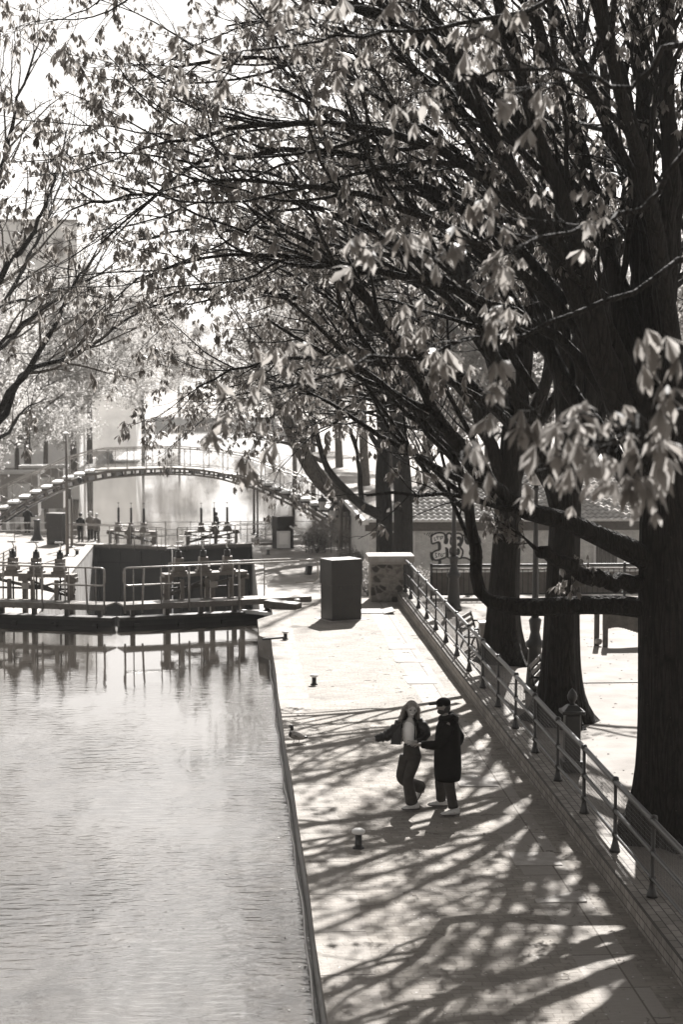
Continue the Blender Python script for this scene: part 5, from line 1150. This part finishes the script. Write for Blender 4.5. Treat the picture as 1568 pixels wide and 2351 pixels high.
MB().loft([(.0, .05, 1.05, .100, .088), (-.01, .05, 1.09, .106, .092), (-.03, .045, 1.18, .118, .10), (-.045, .035, 1.28, .132, .128), (-.045, .045, 1.36, .125, .105), (-.03, .05, 1.42, .085, .075), (-.02, .045, 1.455, .055, .055), (-.012, .035, 1.475, .05, .05)], 24, True, .02, 5).build('top', MAT['tee'], wo_, True, sub=1)
# jacket: back and two open fronts
V, F = [], []; prof = [(1.06, -.065, .06, .215, .15), (1.10, -.065, .06, .222, .155), (1.2, -.055, .06, .205, .155), (1.32, -.04, .06, .185, .145), (1.41, -.03, .055, .155, .115), (1.455, -.022, .045, .09, .085), (1.48, -.018, .04, .075, .075)]; n = 22
a0, a1 = R(-62), R(226)
for i, (z, x, y, rx, ry) in enumerate(prof):
    for th in (1.0, .93):
        for k in range(n):
            a = a0 + (a1 - a0) * k / (n - 1); wv = 1 + .025 * math.sin(7 * a + i) ; V.append((x + rx * th * wv * math.cos(a), y + ry * th * wv * math.sin(a), z))
for i in range(len(prof) - 1):
    for sh in (0, 1):
        for k in range(n - 1):
            a = (2 * i + sh) * n + k; b = (2 * i + 2 + sh) * n + k; F.append((a, a + 1, b + 1, b) if sh == 0 else (b, b + 1, a + 1, a))
    for k in (0, n - 1): a, b, c, d_ = (2 * i) * n + k, (2 * i + 1) * n + k, (2 * i + 3) * n + k, (2 * i + 2) * n + k; F.append((a, b, c, d_))
for k in range(n - 1): F.append((k, k + 1, n + k + 1, n + k))
m = MB(); m.v, m.f = V, F; jk = m.build('jacket', MAT['jacket'], wo_, True)
m = MB(); m.tube([(-.16, -.075, 1.08), (-.15, -.085, 1.2), (-.14, -.075, 1.32), (-.11, -.045, 1.42)], .006, 5); m.tube([(.06, -.085, 1.16), (.065, -.085, 1.26), (.055, -.07, 1.36)], .007, 5); m.build('zip', MAT['rail'], jk, True)
m = MB(); m.v = [(-.155, -.07, 1.40), (-.30, -.04, 1.24), (-.335, -.06, 1.07), (-.17, -.09, 1.065), (-.155, -.05, 1.40), (-.30, -.01, 1.24), (-.335, -.03, 1.07), (-.17, -.06, 1.065)]; m.f = [(3, 2, 1, 0), (4, 5, 6, 7), (0, 1, 5, 4), (1, 2, 6, 5), (2, 3, 7, 6), (3, 0, 4, 7)]
m.build('jacket_front', MAT['jacket'], wo_, bevel=.01)
sleeve(wo_, 'jacket_sleeve', MAT['jacket'], [(-.15, .06, 1.39), (-.25, .05, 1.29), (-.37, .02, 1.20), (-.48, -.01, 1.17), (-.575, -.03, 1.155)], [.085, .088, .082, .068, .052], .11, seed=4)
sleeve(wo_, 'jacket_sleeve', MAT['jacket'], [(.10, .06, 1.41), (.19, .03, 1.32), (.225, -.01, 1.22), (.15, -.08, 1.15), (.075, -.115, 1.12)], [.085, .085, .078, .062, .048], .06, seed=6)
jn = MB().loft([(.02, .05, .80, .15, .12), (.018, .05, .86, .150, .125), (.012, .05, .95, .136, .118), (.0, .05, 1.03, .120, .104), (-.003, .05, 1.075, .116, .102)], 20)
jn.tube([tuple(p) for p in smooth_path([(.055, .04, .88), (.01, -.02, .70), (-.055, -.05, .52), (-.03, -.03, .32), (.015, 0, .10)], 13)], [.115, .112, .106, .098, .092, .088, .086, .086, .088, .092, .097, .102, .106], 16)
jn.tube([tuple(p) for p in smooth_path([(-.065, .08, .88), (-.115, .07, .70), (-.155, .05, .51), (.02, .23, .38), (.215, .40, .27)], 13)], [.112, .11, .104, .096, .09, .086, .085, .086, .088, .092, .096, .10, .102], 16)
jn.build('jeans', MAT['jeans'], wo_, True, sub=1)
shoe(wo_, (.12, .02, .012), (-1, -.22, 0), (0, 0, 1), .27); shoe(wo_, (.275, .49, .27), (-.50, -.12, -1), (-.9, .1, .45), .26)
rng = np.random.default_rng(3); m = MB(); m.ball(hc - f * .027 + u * .040, .111, .103, .101, 16, Matrix((f, s_, u)).transposed())
for k in range(150):
    a = rng.uniform(-1.85, 1.85); top = hc + u * .098 * rng.uniform(.9, 1.12) - f * .01; dr = (-f * math.cos(a) + s_ * math.sin(a)); L = rng.uniform(.16, .26); r_ = .092 + rng.uniform(0, .034)
    p1 = hc + dr * r_ + u * .03; p2 = hc + dr * (r_ + .012 + rng.uniform(0, .02)) - u * .09; p3 = p2 - Vector((0, 0, L - .10)) + Vector((-.035 if dr.x < 0 else .015, .01, 0)) * rng.uniform(.5, 2)
    m.tube([tuple(q) for q in smooth_path([top + dr * .03, p1, p2, p3], 8)], [.008, .011, .012, .012, .011, .009, .006, .002], 5)
for k in range(40):
    a = rng.uniform(-2.0, 2.0); dr = (-f * math.cos(a) + s_ * math.sin(a)); p0_ = hc + u * .08 + dr * .06; p2 = hc + dr * rng.uniform(.13, .17) - u * rng.uniform(.0, .12)
    m.tube([tuple(q) for q in smooth_path([p0_, hc + dr * .12 + u * .05, p2, p2 - Vector((rng.uniform(-.04, .04), 0, rng.uniform(.08, .16)))], 8)], .003, 3, False)
m.build('hair', MAT['hair'], wo_, True)

# small figures on the far bank
def bystander(p, h, label, coat, hair, fwd, arm=0, bag=False):
    t = thing('person', label, 'person', p, math.atan2(fwd[0], -fwd[1]) * -1 + 0, 'people on the far bank'); k = h / 1.7
    nd = [(0, 0, .92, .12), (0, 0, 1.15, .12), (0, 0, 1.36, .12), (0, 0, 1.48, .05), (0, 0, 1.55, .05)] + [q for s2 in (-1, 1) for q in ((.09 * s2, 0, .86, .085), (.10 * s2, .01, .48, .06), (.10 * s2, .02, .09, .04), (.10 * s2, -.10, .05, .035))]
    ed = [(0, 1), (1, 2), (2, 3), (3, 4), (0, 5), (5, 6), (6, 7), (7, 8), (0, 9), (9, 10), (10, 11), (11, 12)]
    for s2 in (-1, 1):
        b = len(nd); up_ = arm and s2 == arm
        nd += [(.17 * s2, 0, 1.36, .055), ((.27 if up_ else .22) * s2, -.06, 1.12, .045), ((.48 if up_ else .16) * s2, -.2, 1.10, .03)]; ed += [(2, b), (b, b + 1), (b + 1, b + 2)]; hand_nodes(nd, ed, b + 2, (.6 * s2 if up_ else -.3 * s2, -.9, 0), (0, 0, 1), .4)
    nd = [(x * k, y * k, z * k, (r[0] * k, r[1] * k) if isinstance(r, tuple) else r * k) for x, y, z, r in nd]
    f, s_, u = body(t, nd, ed, (Vector((0, -.01, 1.62 * k)), .105 * k, (0, -1, -.1), (0, 0, 1)), False, 1)
    MB().loft([(0, 0, .70 * k, .22 * k, .17 * k), (0, 0, .95 * k, .20 * k, .16 * k), (0, 0, 1.15 * k, .20 * k, .155 * k), (0, 0, 1.34 * k, .215 * k, .15 * k), (0, 0, 1.42 * k, .16 * k, .12 * k), (0, 0, 1.48 * k, .07 * k, .07 * k)], 18, True, .03, 2).build('coat', coat, t, True)
    for s2 in (-1, 1):
        m = MB(); up_ = arm and s2 == arm; m.tube([(.18 * s2 * k, 0, 1.36 * k), ((.27 if up_ else .23) * s2 * k, -.05 * k, 1.12 * k), ((.45 if up_ else .17) * s2 * k, -.18 * k, 1.10 * k)], [.075 * k, .065 * k, .05 * k], 8); m.build('sleeve', coat, t, True)
    m = MB()
    for s2 in (-1, 1): m.tube([(.09 * s2 * k, 0, .88 * k), (.10 * s2 * k, .01, .48 * k), (.10 * s2 * k, .02, .08 * k)], [.105 * k, .085 * k, .07 * k], 10)
    m.build('trousers', MAT['jeans'], t, True); MB().ball((0, .02 * k, 1.66 * k), .112 * k, .112 * k, .11 * k, 12).build('hair', hair, t, True)
    for s2 in (-1, 1): shoe(t, (.10 * s2 * k, .08 * k, .0), (0, -1, 0), L=.27 * k)
    return t
GREY = M('grey_coat', .16, .8, .2, 8, .2); PALE = M('white_hair', .6, .6, .1, 20, .2)
p = PY(62, 1224, 113); bystander(Vector((p.x, p.y, ZL)), 1.72, 'dark clothed person pointing to the right under the left end of the bridge', MAT['coat'], MAT['darkhair'], (0, 1), -1)
for x, hh, ct, hr, lb in ((184, 1.66, MAT['coat'], MAT['darkhair'], 'person all in black, leftmost of the three standing behind the tall pole'), (205, 1.72, GREY, PALE, 'fair haired person with a grey jacket, middle one of the three by the pole'), (221, 1.64, GREY, PALE, 'white haired person in grey, nearest to the far gate rods')):
    p = PY(x, 1226, 107.6); bystander(Vector((p.x, p.y + (.5 if x == 205 else 0), ZL)), hh, lb, ct, hr, (.3, 1))
p = PY(496, 1226, 107.5); bystander(Vector((p.x, p.y, ZL)), 1.7, 'dark figure half hidden by the winches of the right far gate', MAT['coat'], MAT['darkhair'], (-1, .2))

# ------------------------------------------------------------------ duck
D0 = P(681, 1706); dk = thing('duck', 'mallard drake with a dark head walking along the quay edge', 'duck', D0)
V = [(-.135, .155, .030), (-.12, .165, .055), (-.085, .165, .072), (-.02, .155, .082), (.05, .14, .075), (.11, .125, .055), (.155, .115, .03), (.175, .112, .015)]
b_ = MB(); n = 16; b_.v = [(x, .85 * r * math.cos(2 * math.pi * k / n), z - .01 + r * math.sin(2 * math.pi * k / n)) for x, z, r in V for k in range(n)]
b_.f = [(i * n + k, i * n + (k + 1) % n, (i + 1) * n + (k + 1) % n, (i + 1) * n + k) for i in range(len(V) - 1) for k in range(n)] + [tuple(reversed(range(n))), tuple((len(V) - 1) * n + k for k in range(n))]
FEA = M('grey_feathers', .22, .7, .2, 40, .4, .004); FED = M('dark_feathers', .022, .4, .3, 40, .3, .003)
b_.build('body', FEA, dk, True, sub=1)
MB().ball((-.11, 0, .165), .045, .052, .06, 12).build('breast', FED, dk, True)
nk = MB().tube([tuple(p) for p in smooth_path([(-.10, 0, .18), (-.10, 0, .225), (-.085, 0, .26), (-.095, 0, .30)], 10)], [.042, .036, .031, .028, .027, .028, .031, .034, .036, .034], 12); nk.ball((-.105, 0, .315), .045, .034, .034, 12); nk.build('head', FED, dk, True)
MB().tube([(-.112, 0, .222), (-.07, 0, .214)], .034, 12).build('neck_ring', MAT['white'], dk, True)
MB().box((-.168, 0, .298), (.062, .026, .012), Matrix.Rotation(R(-12), 3, 'Y'), taper=.7).build('bill', MAT['rail'], dk, bevel=.004)
for s2 in (-1, 1):
    MB().ball((.035, .058 * s2, .150), .115, .016, .034, 12, Matrix.Rotation(R(16), 3, 'Y')).build('wing', M('wing_feathers', .30, .7, .3, 30, .3), dk, True); MB().beam((-.05, .072 * s2, .155), (.14, .052 * s2, .105), .008, .016).build('wing_stripe', FED, dk)
MB().ball((.165, 0, .108), .045, .032, .024, 10, Matrix.Rotation(R(14), 3, 'Y')).build('tail', FED, dk, True)
MB().tube([(.035, -.02, .09), (.05, -.02, .045), (.032, -.02, .01)], .006, 6).box((.015, -.02, .005), (.05, .035, .006)).build('leg', MAT['gunmetal'], dk, True); MB().tube([(-.04, .02, .09), (-.055, .02, .05), (-.045, .02, .03)], .006, 6).box((-.06, .02, .022), (.04, .03, .006), Matrix.Rotation(R(-40), 3, 'Y')).build('leg', MAT['gunmetal'], dk, True)
for s2 in (-1, 1): MB().ball((-.12, .03 * s2, .322), .006, .004, .006, 8).build('eye', MAT['white'], dk, True)

# ------------------------------------------------------------------ litter of twigs and fallen scales on the quay
rng = np.random.default_rng(8); m = MB()
for k in range(900):
    y = rng.uniform(8, 50); x = 1.7 + 3.25 * rng.random() ** .55; a = rng.uniform(0, 6.28); s2 = rng.uniform(.008, .028)
    m.add([(x - s2 * math.cos(a), y - s2 * math.sin(a), .004), (x + s2 * .5 * math.sin(a), y - s2 * .5 * math.cos(a), .010), (x + s2 * math.cos(a), y + s2 * math.sin(a), .006), (x - s2 * .5 * math.sin(a), y + s2 * .5 * math.cos(a), .012)], [(0, 1, 2, 3)])
for k in range(130):
    y = rng.uniform(9, 48); x = 1.7 + 3.2 * rng.random() ** .5; a = rng.uniform(0, 6.28); L = rng.uniform(.05, .22); m.tube([(x, y, .01), (x + L * .5 * math.cos(a), y + L * .5 * math.sin(a), .016), (x + L * math.cos(a + .4), y + L * math.sin(a + .4), .008)], .004, 4)
tag(m.build('fallen_litter', M('dry_litter', .14, .9, .6, 3, 0)), 'scattered dry twigs and bud scales on the shaded quay', 'litter', kind='stuff')

m = MB()
for k in range(1500):
    x = 5.6 + 12 * rng.random() ** 1.3; y = rng.uniform(14, 54); a = rng.uniform(0, 6.28); s2 = rng.uniform(.015, .05)
    m.add([(x - s2 * math.cos(a), y - s2 * math.sin(a), .004), (x + s2 * .5 * math.sin(a), y - s2 * .5 * math.cos(a), .012), (x + s2 * math.cos(a), y + s2 * math.sin(a), .006), (x - s2 * .5 * math.sin(a), y + s2 * .5 * math.cos(a), .016)], [(0, 1, 2, 3)])
tag(m.build('leaf_litter', M('dry_leaf_litter', .08, .9, .6, 3, 0)), 'dry leaf litter strewn over the sandy park ground', 'litter', kind='stuff')
m = MB()
for k in range(260):
    x = rng.uniform(-7.5, .9); x = x if rng.random() < .4 else .93 - .35 * rng.random() ** 2; y = rng.uniform(11, 52); a = rng.uniform(0, 6.28); s2 = rng.uniform(.01, .03)
    m.add([(x - s2 * math.cos(a), y - s2 * math.sin(a), ZW + .004), (x + s2 * .5 * math.sin(a), y - s2 * .5 * math.cos(a), ZW + .007), (x + s2 * math.cos(a), y + s2 * math.sin(a), ZW + .004), (x - s2 * .5 * math.sin(a), y + s2 * .5 * math.cos(a), ZW + .006)], [(0, 1, 2, 3)])
tag(m.build('floating_litter', M('floating_leaf', .12, .6, .5, 3, 0)), 'small leaves floating on the near canal water', 'litter', kind='stuff')
# ------------------------------------------------------------------ air
hz = NT('haze_air'); hz.n.remove(hz.b); vol = hz.new('ShaderNodeVolumePrincipled'); vol.inputs['Color'].default_value = (1, .99, .97, 1); vol.inputs['Density'].default_value = .00026; vol.inputs['Anisotropy'].default_value = 0
hz.l(vol.outputs[0], hz.out.inputs['Volume'])
tag(MB().box((0, 470, 17), (2400, 1100, 56)).build('haze', hz.m), kind='stuff')
